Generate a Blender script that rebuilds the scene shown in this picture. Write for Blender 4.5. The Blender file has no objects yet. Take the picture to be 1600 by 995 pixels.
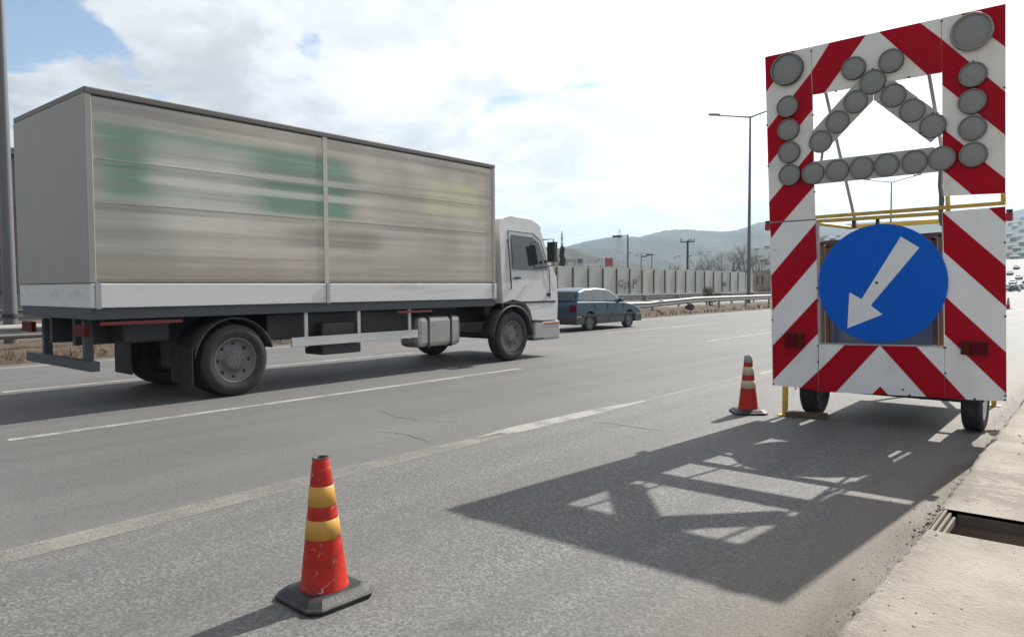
import bpy, bmesh, math, random
import numpy as np
from mathutils import Vector, Matrix
random.seed(7); rng = np.random.default_rng(7)
S = bpy.context.scene; COL = S.collection
PI = math.pi

# ------------------------------------------------------------ camera, sky, sun
CW, CHH, F, EYE = 1600.0, 995.0, 1130.0, 1.5
def _frame():
    dy = np.array([1742.0-800.0, 443.5-497.5, F]); dy /= np.linalg.norm(dy)
    n = np.cross(np.array([1.0, -.005, 0.0]), dy); n /= np.linalg.norm(n)
    up = n if n[1] < 0 else -n
    dx = np.cross(dy, up)
    if dx[0] < 0: dx = -dx
    return np.stack([dx, dy, up])
RC = _frame(); C0 = np.array([0, 0, EYE])
def ray(px, py):
    v = np.array([px-800.0, py-497.5, F]); return RC @ (v/np.linalg.norm(v))
def ground(px, py, z=0.0):
    d = ray(px, py); p = C0 + d*(z-EYE)/d[2]; return p
def at(px, py, axis, val):
    d = ray(px, py); return C0 + d*(val-C0[axis])/d[axis]

cam = bpy.data.cameras.new("camera"); camo = bpy.data.objects.new("camera", cam); COL.objects.link(camo)
cam.sensor_width = 36; cam.lens = F/CW*36; cam.clip_start = .05; cam.clip_end = 9000
M = np.stack([RC[:, 0], -RC[:, 1], -RC[:, 2]], 1)
camo.matrix_world = Matrix([[*M[i], C0[i]] for i in range(3)] + [[0, 0, 0, 1]])
S.camera = camo
S.view_settings.view_transform = 'Standard'; S.view_settings.look = 'None'
S.view_settings.exposure = .60; S.view_settings.gamma = 1; S.view_settings.use_curve_mapping = False
S.cycles.use_denoising = True
S.cycles.max_bounces = 6; S.cycles.volume_bounces = 0
S.cycles.caustics_reflective = False; S.cycles.caustics_refractive = False

SUN = Vector((.049, .765, .642)).normalized()
sl = bpy.data.lights.new("sun", 'SUN'); sl.energy = 5.0; sl.angle = math.radians(.5); sl.color = (1, .955, .88)
so = bpy.data.objects.new("sun", sl); COL.objects.link(so); so.rotation_euler = SUN.to_track_quat('Z', 'Y').to_euler()
so.location = (0, 0, 60)

class NT:
    """small node-tree writer"""
    def __init__(s, tree): s.t = tree; s.n = tree.nodes; s.l = tree.links
    def node(s, typ, **kw):
        n = s.n.new(typ)
        for k, v in kw.items():
            if k.startswith('i_'):
                key = k[2:]; key = int(key) if key.isdigit() else key
                s.put(n.inputs[key], v)
            else: setattr(n, k, v)
        return n
    def put(s, inp, v):
        if isinstance(v, bpy.types.NodeSocket): s.l.new(v, inp)
        elif isinstance(v, bpy.types.Node): s.l.new(v.outputs[0], inp)
        else:
            if isinstance(v, (tuple, list)) and inp.type == 'RGBA' and len(v) == 3: v = (*v, 1)
            inp.default_value = v
    def math(s, op, a, b=None, c=None, clamp=False):
        n = s.node('ShaderNodeMath', operation=op, use_clamp=clamp); s.put(n.inputs[0], a)
        if b is not None: s.put(n.inputs[1], b)
        if c is not None: s.put(n.inputs[2], c)
        return n.outputs[0]
    def vmath(s, op, a, b=None):
        n = s.node('ShaderNodeVectorMath', operation=op); s.put(n.inputs[0], a)
        if b is not None: s.put(n.inputs[1], b)
        return n.outputs['Value'] if op in ('DOT_PRODUCT', 'LENGTH', 'DISTANCE') else n.outputs[0]
    def mix(s, f, a, b, blend='MIX'):
        n = s.node('ShaderNodeMix', data_type='RGBA', blend_type=blend)
        s.put(n.inputs[0], f); s.put(n.inputs[6], a); s.put(n.inputs[7], b); return n.outputs[2]
    def noise(s, vec, scale, detail=4, rough=.55, dist=0):
        n = s.node('ShaderNodeTexNoise'); s.put(n.inputs['Vector'], vec)
        n.inputs['Scale'].default_value = scale; n.inputs['Detail'].default_value = detail
        n.inputs['Roughness'].default_value = rough; n.inputs['Distortion'].default_value = dist
        return n.outputs[0]
    def vor(s, vec, scale, feature='F1', out=0):
        n = s.node('ShaderNodeTexVoronoi', feature=feature); s.put(n.inputs['Vector'], vec)
        n.inputs['Scale'].default_value = scale; return n.outputs[out]
    def ss(s, x, a, b, lo=0.0, hi=1.0):
        n = s.node('ShaderNodeMapRange', interpolation_type='SMOOTHSTEP'); s.put(n.inputs[0], x)
        for i, v in zip((1, 2, 3, 4), (a, b, lo, hi)): n.inputs[i].default_value = v
        return n.outputs[0]
    def scale(s, vec, xyz):
        n = s.node('ShaderNodeMapping'); s.put(n.inputs[0], vec); n.inputs['Scale'].default_value = xyz; return n.outputs[0]

W = bpy.data.worlds.new("World"); S.world = W; W.use_nodes = True
t = NT(W.node_tree); t.n.clear()
gen = t.node('ShaderNodeTexCoord').outputs['Generated']
D = t.vmath('NORMALIZE', gen)
sky = t.node('ShaderNodeTexSky', sky_type='NISHITA', sun_disc=False, sun_elevation=math.radians(39.9), sun_rotation=math.radians(3.7))
sky.air_density = 1.0; sky.dust_density = 1.2
sx = t.node('ShaderNodeSeparateXYZ'); t.put(sx.inputs[0], D)
zz = t.math('MAXIMUM', sx.outputs[2], 0.0)
inv = t.math('DIVIDE', 1.0, t.math('ADD', zz, .22))
pv = t.node('ShaderNodeCombineXYZ'); t.put(pv.inputs[0], t.math('MULTIPLY', sx.outputs[0], inv)); t.put(pv.inputs[1], t.math('MULTIPLY', sx.outputs[1], inv))
pv = pv.outputs[0]
n1 = t.noise(pv, 2.6, 9, .58, .3); n2 = t.noise(t.vmath('ADD', pv, (3.7, 9.2, 1.0)), 2.6, 6, .6, .3)
sd = t.math('MAXIMUM', t.vmath('DOT_PRODUCT', D, tuple(SUN)), 0.0)
gap = lambda px, py, k: t.math('POWER', t.math('MAXIMUM', t.vmath('DOT_PRODUCT', D, tuple(ray(px, py))), 0.0), k)
cov = t.math('ADD', n1, t.math('MULTIPLY_ADD', t.math('POWER', sd, 3.0), .17, .018))
cov = t.math('SUBTRACT', cov, t.math('MULTIPLY', gap(30, 58, 900.0), .27))
cov = t.math('SUBTRACT', cov, t.math('MULTIPLY', gap(135, 66, 1300.0), .27))
cov = t.math('SUBTRACT', cov, t.math('MULTIPLY', gap(-60, 50, 500.0), .20))
cov = t.math('ADD', cov, t.math('MULTIPLY', gap(60, 190, 300.0), .20))
cov = t.math('ADD', cov, t.math('MULTIPLY', gap(260, -40, 260.0), .14))
cov = t.math('SUBTRACT', cov, t.math('MULTIPLY', gap(900, 130, 500.0), .10))
back = t.ss(sx.outputs[1], .25, -.6)
cov = t.math('SUBTRACT', cov, t.math('MULTIPLY', back, .03))
low = t.ss(zz, .26, .02)
cov = t.math('ADD', cov, t.math('MULTIPLY', low, .24))
mask = t.ss(cov, .37, .49)
glow = t.math('POWER', sd, 3.0)
shade = t.ss(n2, .36, .62)
bri = t.math('ADD', t.math('MULTIPLY_ADD', shade, .22, .335), t.math('MULTIPLY', glow, .85))
bri = t.math('MULTIPLY', bri, t.math('SUBTRACT', 1.0, t.math('MULTIPLY', t.ss(zz, .45, .95), .45)))
ccol = t.node('ShaderNodeVectorMath', operation='SCALE'); ccol.inputs[0].default_value = (.97, .985, 1.03); t.put(ccol.inputs['Scale'], bri)
skyc = t.node('ShaderNodeVectorMath', operation='SCALE'); t.put(skyc.inputs[0], sky.outputs[0]); skyc.inputs['Scale'].default_value = .10
wc = t.mix(mask, skyc.outputs[0], ccol.outputs[0])
bg = t.node('ShaderNodeBackground'); t.put(bg.inputs[0], wc); bg.inputs[1].default_value = 1.0
wo = t.node('ShaderNodeOutputWorld'); t.l.new(bg.outputs[0], wo.inputs[0])

# ------------------------------------------------------------ materials
def newmat(name):
    m = bpy.data.materials.new(name); m.use_nodes = True; t = NT(m.node_tree); t.n.clear()
    b = t.node('ShaderNodeBsdfPrincipled'); o = t.node('ShaderNodeOutputMaterial'); t.l.new(b.outputs[0], o.inputs[0])
    return m, t, b, o
MATS = {}
def pm(name, col, rough=.6, var=.12, scale=6, bump=0, metal=0, spec=.5, dirt=None, dirt_amt=.5, dirt_scale=3, stretch=(1, 1, 1), coat=0, fine=0, scratch=None):
    """a surface with its own tone variation, dirt blotches and grain"""
    if name in MATS: return MATS[name]
    m, t, b, o = newmat(name)
    v = t.node('ShaderNodeTexCoord').outputs['Object']
    v = t.scale(v, stretch)
    n = t.noise(v, scale, 6, .6)
    c = t.mix(n, tuple(x*(1-var) for x in col), tuple(min(x*(1+var), .95) for x in col))
    if fine:
        c = t.mix(t.ss(t.noise(v, scale*25, 2), .35, .65), c, tuple(x*(1-fine) for x in col))
    if dirt:
        d = t.math('MULTIPLY', t.ss(t.noise(v, dirt_scale, 8, .68), .48, .72), dirt_amt)
        c = t.mix(d, c, dirt)
    if scratch:
        for of, k_ in (((0, 0, 0), (1, 1, 2.5)), ((4, 2, 7), (3, 1, .9))):
            q = t.math('ABSOLUTE', t.math('SUBTRACT', t.noise(t.vmath('ADD', t.scale(v, k_), of), 2.6, 2, .4), .5))
            sel = t.ss(t.noise(t.vmath('ADD', v, of), 4.5, 5, .7), .58, .68)
            c = t.mix(t.math('MULTIPLY', t.math('MULTIPLY', t.ss(q, .006, .001), sel), .7), c, scratch)
        c = t.mix(t.ss(t.noise(v, 26.0, 3, .6), .70, .76, 0, .5), c, scratch)
    t.put(b.inputs['Base Color'], c)
    t.put(b.inputs['Roughness'], t.math('MULTIPLY_ADD', n, .2, rough-.1))
    b.inputs['Metallic'].default_value = metal; b.inputs['Specular IOR Level'].default_value = spec
    b.inputs['Coat Weight'].default_value = coat
    if bump:
        bn = t.node('ShaderNodeBump'); bn.inputs['Strength'].default_value = bump; bn.inputs['Distance'].default_value = .02
        t.put(bn.inputs['Height'], t.noise(v, scale*6, 5, .65)); t.l.new(bn.outputs[0], b.inputs['Normal'])
    MATS[name] = m; return m

def asphalt(name, near=True):
    m, t, b, o = newmat(name)
    P = t.node('ShaderNodeNewGeometry').outputs['Position']
    sp = t.node('ShaderNodeSeparateXYZ'); t.put(sp.inputs[0], P); X, Y = sp.outputs[0], sp.outputs[1]
    big = t.noise(P, .35, 5, .6); mid = t.noise(P, 3.0, 5, .6)
    st = t.vor(P, 68.0, out=1); stv = t.node('ShaderNodeSeparateColor'); t.put(stv.inputs[0], st)
    ag = t.noise(P, 56.0, 6, .85)
    long = t.noise(t.scale(P, (2.2, .05, 1)), 1.0, 4, .5)
    col = t.mix(t.ss(ag, .36, .64), (.028, .028, .028), (.196, .194, .188))
    col = t.mix(t.ss(stv.outputs[0], .45, 1.0, 0, .7), col, (.265, .258, .245))
    lane = t.mix(t.ss(ag, .3, .7), (.066, .065, .064), (.138, .136, .132))
    lane = t.mix(t.math('MULTIPLY', stv.outputs[1], .35), lane, (.22, .213, .203))
    wob = t.math('MULTIPLY_ADD', t.noise(P, .8, 4), .5, -.25)
    isl = t.ss(t.math('ADD', X, wob), -4.45, -4.95)
    col = t.mix(isl, col, lane)
    col = t.mix(t.ss(long, .35, .7, 0, .55), col, (.086, .084, .082))
    col = t.mix(t.ss(big, .40, .7, 0, .35), col, (.162, .158, .153))
    col = t.mix(t.ss(mid, .6, .75, 0, .3), col, (.085, .083, .081))
    # small dark tar spots and scuffs
    sc = t.noise(t.scale(P, (1.6, .8, 1)), 2.4, 3, .4)
    col = t.mix(t.ss(sc, .70, .78, 0, .3), col, (.06, .058, .057))
    if near:   # sand and dust washed to the kerb
        wd = t.math('MULTIPLY_ADD', t.noise(P, 1.7, 6, .65), 1.1, -.55)
        k = t.ss(t.math('ADD', X, wd), -1.9, -1.0)
        dust = t.mix(t.ss(t.noise(P, 60.0, 3, .7), .3, .7), (.095, .08, .065), (.21, .18, .147))
        col = t.mix(t.math('MULTIPLY', k, .8), col, dust)
        k2 = t.math('MULTIPLY', t.ss(t.math('ADD', X, t.math('MULTIPLY', wd, .18)), -1.12, -.93), t.ss(t.noise(t.scale(P, (3, .8, 1)), 1.3, 5), .33, .55))
        col = t.mix(t.math('MULTIPLY', k2, .85), col, (.085, .066, .05))
    t.put(b.inputs['Base Color'], col)
    t.put(b.inputs['Roughness'], t.math('MULTIPLY_ADD', ag, .2, .62)); b.inputs['Specular IOR Level'].default_value = .4
    bn = t.node('ShaderNodeBump'); bn.inputs['Strength'].default_value = .75; bn.inputs['Distance'].default_value = .006
    t.put(bn.inputs['Height'], t.math('MULTIPLY_ADD', stv.outputs[2], .55, ag)); t.l.new(bn.outputs[0], b.inputs['Normal'])
    return m

def paint_worn(name, col, lo, hi, alpha=1.0):
    m, t, b, o = newmat(name)
    P = t.node('ShaderNodeNewGeometry').outputs['Position']
    w = t.math('MULTIPLY_ADD', t.noise(P, 70.0, 3, .7), .6, t.math('MULTIPLY', t.noise(P, 2.2, 5, .6), .5))
    a = t.math('MULTIPLY', t.ss(w, lo, hi), alpha)
    t.put(b.inputs['Base Color'], t.mix(t.noise(P, 9.0, 4), tuple(c*.85 for c in col), col)); b.inputs['Roughness'].default_value = .65
    tr = t.node('ShaderNodeBsdfTransparent'); mx = t.node('ShaderNodeMixShader')
    t.put(mx.inputs[0], a); t.l.new(tr.outputs[0], mx.inputs[1]); t.l.new(b.outputs[0], mx.inputs[2]); t.l.new(mx.outputs[0], o.inputs[0])
    return m

def ground_mat(name, c1, c2, c3, s1=.4, s2=9.0, bump=.6):
    m, t, b, o = newmat(name)
    P = t.node('ShaderNodeNewGeometry').outputs['Position']
    c = t.mix(t.ss(t.noise(P, s1, 6, .65), .3, .7), c1, c2)
    c = t.mix(t.ss(t.noise(P, s2, 6, .7), .42, .7), c, c3)
    t.put(b.inputs['Base Color'], c); b.inputs['Roughness'].default_value = .9; b.inputs['Specular IOR Level'].default_value = .2
    bn = t.node('ShaderNodeBump'); bn.inputs['Strength'].default_value = bump; bn.inputs['Distance'].default_value = .05
    t.put(bn.inputs['Height'], t.noise(P, s2*3, 6, .7)); t.l.new(bn.outputs[0], b.inputs['Normal'])
    return m

def concrete_walk():
    m, t, b, o = newmat('walk_concrete')
    P = t.node('ShaderNodeNewGeometry').outputs['Position']
    sp = t.node('ShaderNodeSeparateXYZ'); t.put(sp.inputs[0], P); X, Y = sp.outputs[0], sp.outputs[1]
    c = t.mix(t.ss(t.noise(P, 1.6, 7, .62), .3, .7), (.30, .27, .228), (.415, .378, .322))
    rough_y = t.math('MULTIPLY', t.ss(Y, 5.35, 5.7), t.ss(Y, 7.4, 6.2))
    worn = t.math('MULTIPLY_ADD', rough_y, .16, t.noise(t.scale(P, (1, 1.2, 1)), 6.0, 8, .75))
    c = t.mix(t.ss(worn, .56, .70, 0, .6), c, (.18, .158, .132))
    c = t.mix(t.ss(t.noise(P, 4.2, 7, .7), .55, .70, 0, .45), c, (.23, .205, .172))
    c = t.mix(t.ss(t.noise(P, 3.1, 3, .5, 1.5), .62, .66, 0, .28), c, (.44, .41, .36))
    c = t.mix(t.ss(t.noise(P, 150.0, 2, .6), .55, .75, 0, .35), c, (.15, .135, .115))
    edge = t.ss(t.math('ADD', X, t.math('MULTIPLY_ADD', t.noise(P, 6.0, 5), .3, -.15)), -.62, -.84)
    c = t.mix(t.math('MULTIPLY', edge, t.ss(t.noise(P, 24.0, 5, .7), .4, .6, .15, .6)), c, (.17, .15, .125))
    t.put(b.inputs['Base Color'], c); b.inputs['Roughness'].default_value = .88; b.inputs['Specular IOR Level'].default_value = .25
    bn = t.node('ShaderNodeBump'); bn.inputs['Strength'].default_value = .9; bn.inputs['Distance'].default_value = .016
    t.put(bn.inputs['Height'], t.math('ADD', t.noise(P, 38.0, 8, .72), t.math('MULTIPLY', worn, .7))); t.l.new(bn.outputs[0], b.inputs['Normal'])
    return m

def lens_mat():
    m, t, b, o = newmat('lamp_lens_grid')
    v = t.node('ShaderNodeTexCoord').outputs['Object']; sp = t.node('ShaderNodeSeparateXYZ'); t.put(sp.inputs[0], v)
    k = 2*PI/.021
    g = t.math('MULTIPLY', t.math('SINE', t.math('MULTIPLY', sp.outputs[0], k)), t.math('SINE', t.math('MULTIPLY', sp.outputs[2], k)))
    c = t.mix(t.ss(g, -.3, .4), (.11, .113, .108), (.38, .385, .365))
    c = t.mix(t.ss(t.noise(v, 5.0, 5), .4, .7, 0, .4), c, (.24, .235, .22))
    t.put(b.inputs['Base Color'], c); b.inputs['Roughness'].default_value = .35
    bn = t.node('ShaderNodeBump'); bn.inputs['Strength'].default_value = .5; bn.inputs['Distance'].default_value = .003
    t.put(bn.inputs['Height'], g); t.l.new(bn.outputs[0], b.inputs['Normal'])
    return m

def tarp_mat():
    """the curtain side of the truck: taupe canvas, a faded green band with pale bars, a faint yellow patch, streaks of road grime"""
    m, t, b, o = newmat('truck_curtain')
    P = t.node('ShaderNodeTexCoord').outputs['Object']; sp = t.node('ShaderNodeSeparateXYZ'); t.put(sp.inputs[0], P)
    Y, Z = sp.outputs[1], sp.outputs[2]          # local: Y from the tail, Z from the ground
    st = t.noise(t.scale(P, (1, .10, 4.2)), 1.6, 6, .6); bl = t.noise(P, .9, 4, .55)
    jig = t.math('MULTIPLY_ADD', t.noise(t.scale(P, (1, .3, 1.4)), 1.2, 3), .4, -.2)
    def win(v, a0, a1, b0, b1): return t.math('MULTIPLY', t.ss(v, a0, a1), t.ss(v, b1, b0))
    Yj, Zj = t.math('ADD', Y, t.math('MULTIPLY', jig, 1.4)), t.math('ADD', Z, t.math('MULTIPLY', jig, .12))
    c = t.mix(t.ss(bl, .3, .7), (.44, .39, .33), (.56, .51, .44))
    c = t.mix(win(Yj, -.1, .25, 1.0, 2.2), c, (.36, .345, .32))
    green = t.math('MULTIPLY', win(Yj, .35, .8, 4.0, 4.5), win(Zj, 2.52, 2.62, 3.42, 3.60))
    c = t.mix(t.math('MULTIPLY', green, .9), c, (.13, .27, .195))
    for z0, a in ((3.02, .75), (2.80, .65)):
        c = t.mix(t.math('MULTIPLY', t.math('MULTIPLY', win(Zj, z0, z0+.03, z0+.10, z0+.14), win(Yj, .9, 1.4, 4.4, 4.9)), a), c, (.62, .60, .55))
    pale = t.math('MULTIPLY', win(Yj, .9, 1.5, 2.2, 2.9), win(Zj, 2.0, 2.2, 3.2, 3.6))
    c = t.mix(t.math('MULTIPLY', pale, .7), c, (.64, .62, .57))
    beige = t.math('MULTIPLY', win(Yj, 1.3, 1.7, 3.0, 3.6), win(Zj, 1.7, 1.85, 2.35, 2.5))
    c = t.mix(t.math('MULTIPLY', beige, .7), c, (.62, .56, .47))
    dark = t.math('MULTIPLY', win(Yj, 2.6, 3.4, 4.6, 5.1), win(Zj, 2.05, 2.15, 2.3, 2.5))
    c = t.mix(t.math('MULTIPLY', dark, .6), c, (.22, .19, .165))
    yel = t.math('MULTIPLY', win(Yj, 5.7, 6.1, 7.1, 7.4), win(Zj, 2.75, 2.85, 3.3, 3.45))
    c = t.mix(t.math('MULTIPLY', yel, .7), c, (.62, .60, .36))
    c = t.mix(t.math('MULTIPLY', win(Yj, 4.7, 5.0, 5.3, 5.6), .45), c, (.42, .405, .375))
    c = t.mix(t.ss(st, .42, .68, 0, .6), c, (.27, .235, .195))
    c = t.mix(t.ss(st, .48, .30, 0, .35), c, (.60, .56, .49))
    c = t.mix(t.math('MULTIPLY', t.ss(Z, 2.2, 1.6), t.ss(st, .25, .6, .1, .6)), c, (.34, .29, .235))
    t.put(b.inputs['Base Color'], c); b.inputs['Roughness'].default_value = .55
    bn = t.node('ShaderNodeBump'); bn.inputs['Strength'].default_value = .35; bn.inputs['Distance'].default_value = .04
    t.put(bn.inputs['Height'], t.noise(t.scale(P, (1, 1.2, .35)), .9, 2)); t.l.new(bn.outputs[0], b.inputs['Normal'])
    return m

def cone_mat(name, wear):
    m, t, b, o = newmat(name)
    v = t.node('ShaderNodeTexCoord').outputs['Object']
    c = t.mix(t.noise(v, 5.0, 4), (.38, .008, .006), (.50, .026, .010))
    scr = t.noise(t.scale(v, (1, 1, 2.2)), 9.0, 6, .7, 2.0)
    c = t.mix(t.ss(scr, .61, .66, 0, wear), c, (.62, .42, .30))
    for of, sc_ in (((0, 0, 0), 7.0), ((5, 3, 1), 11.0)):
        q = t.math('ABSOLUTE', t.math('SUBTRACT', t.noise(t.vmath('ADD', t.scale(v, (1, 1, 1.9)), of), sc_, 2, .4), .5))
        sel = t.ss(t.noise(t.vmath('ADD', v, of), 9.0, 4, .7), .54, .64)
        c = t.mix(t.math('MULTIPLY', t.math('MULTIPLY', t.ss(q, .011, .003), sel), wear*1.7, clamp=True), c, (.74, .52, .42))
    c = t.mix(t.ss(t.noise(v, 6.0, 6, .75), .47, .68, 0, .75), c, (.16, .022, .014))
    t.put(b.inputs['Base Color'], c); b.inputs['Roughness'].default_value = .5; b.inputs['Specular IOR Level'].default_value = .3
    return m

white = pm('sign_white', (.78, .775, .765), .55, .07, 3, dirt=(.58, .56, .51), dirt_amt=.4, scratch=(.40, .37, .33), dirt_scale=2.2)
red = pm('sign_red', (.40, .004, .016), .55, .14, 2.5, spec=.08, scratch=(.40, .05, .06), dirt=(.26, .012, .025), dirt_amt=.5, dirt_scale=2)
white_up = pm('sign_white_old', (.78, .755, .705), .55, .07, 3, dirt=(.50, .465, .40), dirt_amt=.5, dirt_scale=2.6, fine=.04, scratch=(.36, .31, .26))
blue = pm('sign_blue', (.005, .115, .57), .5, .08, 2, spec=.1)
yellow = pm('yellow_steel', (.52, .33, .04), .5, .18, 7, dirt=(.2, .13, .05), dirt_amt=.6, dirt_scale=9)
greysteel = pm('grey_steel', (.22, .215, .205), .55, .15, 6)
zinc = pm('zinc_steel', (.36, .37, .38), .45, .15, 6, metal=.7)
rust = pm('rusty_steel', (.10, .05, .028), .8, .4, 14, dirt=(.04, .025, .02), dirt_amt=.8, dirt_scale=12)
dark = pm('dark_steel', (.03, .03, .032), .6, .25, 8)
rubber = pm('rubber', (.022, .021, .021), .8, .3, 10, dirt=(.07, .062, .055), dirt_amt=.7, dirt_scale=7)
conebase = pm('cone_rubber', (.017, .017, .018), .55, .3, 12, bump=.15, dirt=(.06, .057, .053), dirt_amt=.6, dirt_scale=9)
lens = lens_mat()
bulb_rim = pm('lamp_housing', (.06, .058, .055), .5, .2, 10)
barmat = pm('lamp_bar_grey', (.42, .40, .37), .6, .08, 5)
amber = pm('amber_lens', (.09, .012, .004), .5, .2, 20, spec=.12)
redlens = pm('red_lens', (.09, .002, .005), .5, .2, 20, spec=.12)
wood = pm('old_wood', (.10, .062, .04), .85, .4, 10, bump=.4, stretch=(.2, 1, 1))
band_y = pm('cone_band_yellow', (.52, .275, .045), .45, .2, 9, dirt=(.26, .13, .03), dirt_amt=.6, dirt_scale=8)
band_p = pm('cone_band_pale', (.50, .41, .29), .5, .15, 9, dirt=(.3, .24, .16), dirt_amt=.5, dirt_scale=8)
cone_red = cone_mat('cone_red', .55); cone_red2 = cone_mat('cone_red_clean', .2)
cone_grey = pm('cone_cap_grey', (.3, .3, .29), .6, .2, 10)
tarp = tarp_mat()
truckwhite = pm('truck_white', (.58, .58, .57), .4, .08, 2, coat=.3, dirt=(.33, .31, .28), dirt_amt=.5, dirt_scale=1.5)
dropside = pm('drop_side_paint', (.66, .66, .635), .5, .1, 1.5, stretch=(1, .2, 2), dirt=(.42, .40, .36), dirt_amt=.6, dirt_scale=3)
chassis = pm('chassis_grey', (.06, .066, .073), .6, .2, 5)
alu = pm('tank_metal', (.42, .40, .37), .4, .2, 3, metal=.6, dirt=(.25, .19, .14), dirt_amt=.7, dirt_scale=2.5)
rimgrey = pm('wheel_rim', (.15, .146, .142), .55, .25, 6, dirt=(.08, .07, .06), dirt_amt=.7, dirt_scale=6)
rimwhite = pm('rim_white', (.55, .55, .54), .45, .1, 6)
glass = pm('dark_glass', (.02, .028, .03), .08, .1, 2, spec=.8)
carblue = pm('car_blue', (.014, .044, .075), .35, .06, 3, coat=.3, spec=.4)
galv = pm('galvanised', (.30, .29, .275), .65, .2, 3, metal=.2, dirt=(.2, .165, .13), dirt_amt=.6, dirt_scale=2.5)
polegrey = pm('pole_grey', (.14, .143, .147), .5, .12, 3, metal=.3)
concpanel = pm('wall_concrete', (.45, .45, .395), .85, .14, 1.1, dirt=(.27, .265, .235), dirt_amt=.6, dirt_scale=.6, stretch=(1, 1, .5))
concpost = pm('wall_post', (.07, .07, .062), .85, .2, 2)
concplinth = pm('wall_plinth', (.36, .36, .335), .9, .12, 2)
sprayink = pm('spray_ink', (.03, .03, .03), .7, .3, 5)
ivory = pm('house_render', (.28, .26, .225), .8, .1, .6)
peach = pm('peach_render', (.40, .29, .22), .85, .12, .8, dirt=(.26, .19, .15), dirt_amt=.5, dirt_scale=.6)
tileroof = pm('tile_roof', (.26, .12, .08), .85, .2, 2)
palered = pm('red_board', (.36, .05, .06), .6, .2, .5)
paleboard = pm('white_board', (.60, .60, .62), .6, .08, 1)
bark = pm('bark', (.10, .082, .07), .9, .25, 3)
twig = pm('twig', (.12, .10, .088), .9, .25, 2)
leafdark = pm('leaf_dark', (.035, .05, .028), .7, .4, 3)
leafdry = pm('leaf_dry', (.10, .09, .045), .75, .4, 6)
strawm = pm('dry_grass', (.15, .115, .07), .85, .35, 4)
brick = pm('shed_cladding', (.12, .062, .05), .8, .25, .5)
shedgrey = pm('shed_grey', (.13, .13, .13), .8, .15, .4)
blackm = pm('black_paint', (.012, .012, .012), .6, .1, 5)

# ------------------------------------------------------------ mesh helpers
class MB:
    def __init__(s): s.v = []; s.f = []; s.m = []; s.sm = []
    def add(s, vs, fs, mi=0, smooth=False):
        o = len(s.v); s.v += [tuple(map(float, v)) for v in vs]
        for f in fs: s.f.append(tuple(o+i for i in f)); s.m.append(mi); s.sm.append(smooth)
        return s
    def box(s, x0, x1, y0, y1, z0, z1, mi=0):
        v = [(x0,y0,z0),(x1,y0,z0),(x1,y1,z0),(x0,y1,z0),(x0,y0,z1),(x1,y0,z1),(x1,y1,z1),(x0,y1,z1)]
        return s.add(v, [(0,3,2,1),(4,5,6,7),(0,1,5,4),(1,2,6,5),(2,3,7,6),(3,0,4,7)], mi)
    def prism(s, pts, ext, mi=0):
        """pts: 3D polygon, ext: 3D extrusion vector"""
        n = len(pts); e = Vector(ext); P = [Vector(p) for p in pts]
        nn = sum(((P[i].cross(P[(i+1) % n])) for i in range(n)), Vector())
        if nn.dot(e) > 0: P.reverse()
        v = P + [p+e for p in P]
        fs = [tuple(range(n)), tuple(range(2*n-1, n-1, -1))] + [(i, i+n, (i+1) % n+n, (i+1) % n) for i in range(n)]
        return s.add(v, fs, mi)
    def tube(s, pts, r, n=8, mi=0, caps=True, smooth=True):
        P = [Vector(p) for p in pts]; R = r if isinstance(r, (list, tuple)) else [r]*len(P)
        vs = []; up = None
        for i, p in enumerate(P):
            d = (P[min(i+1, len(P)-1)]-P[max(i-1, 0)]).normalized()
            if up is None: up = Vector((0, 0, 1)) if abs(d.z) < .9 else Vector((1, 0, 0))
            a = d.cross(up).normalized(); b2 = a.cross(d).normalized(); up = b2
            for k in range(n):
                th = 2*PI*(k+.5)/n; vs.append(p+(a*math.cos(th)+b2*math.sin(th))*R[i])
        fs = [(i*n+k, (i+1)*n+k, (i+1)*n+(k+1) % n, i*n+(k+1) % n) for i in range(len(P)-1) for k in range(n)]
        s.add(vs, fs, mi, smooth)
        if caps:
            o = (len(P)-1)*n; s.add(vs[:n], [tuple(range(n))], mi); s.add(vs[o:], [tuple(range(n-1, -1, -1))], mi)
        return s
    def lathe(s, prof, c=(0, 0, 0), axis='z', n=32, mi=0, smooth=True):
        """prof: [(r, h)...] about an axis through c"""
        vs = []
        for r, h in prof:
            for k in range(n):
                a = 2*PI*k/n; u, w = r*math.cos(a), r*math.sin(a)
                vs.append({'z': (c[0]+u, c[1]+w, c[2]+h), 'y': (c[0]+u, c[1]+h, c[2]+w), 'x': (c[0]+h, c[1]+u, c[2]+w)}[axis])
        fl = axis == 'y'
        fs = []
        for i in range(len(prof)-1):
            for k in range(n):
                q = (i*n+k, i*n+(k+1) % n, (i+1)*n+(k+1) % n, (i+1)*n+k); fs.append(q[::-1] if fl else q)
        return s.add(vs, fs, mi, smooth)
    def sheet(s, pts, mi=0): return s.add(pts, [tuple(range(len(pts)))], mi)

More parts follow.
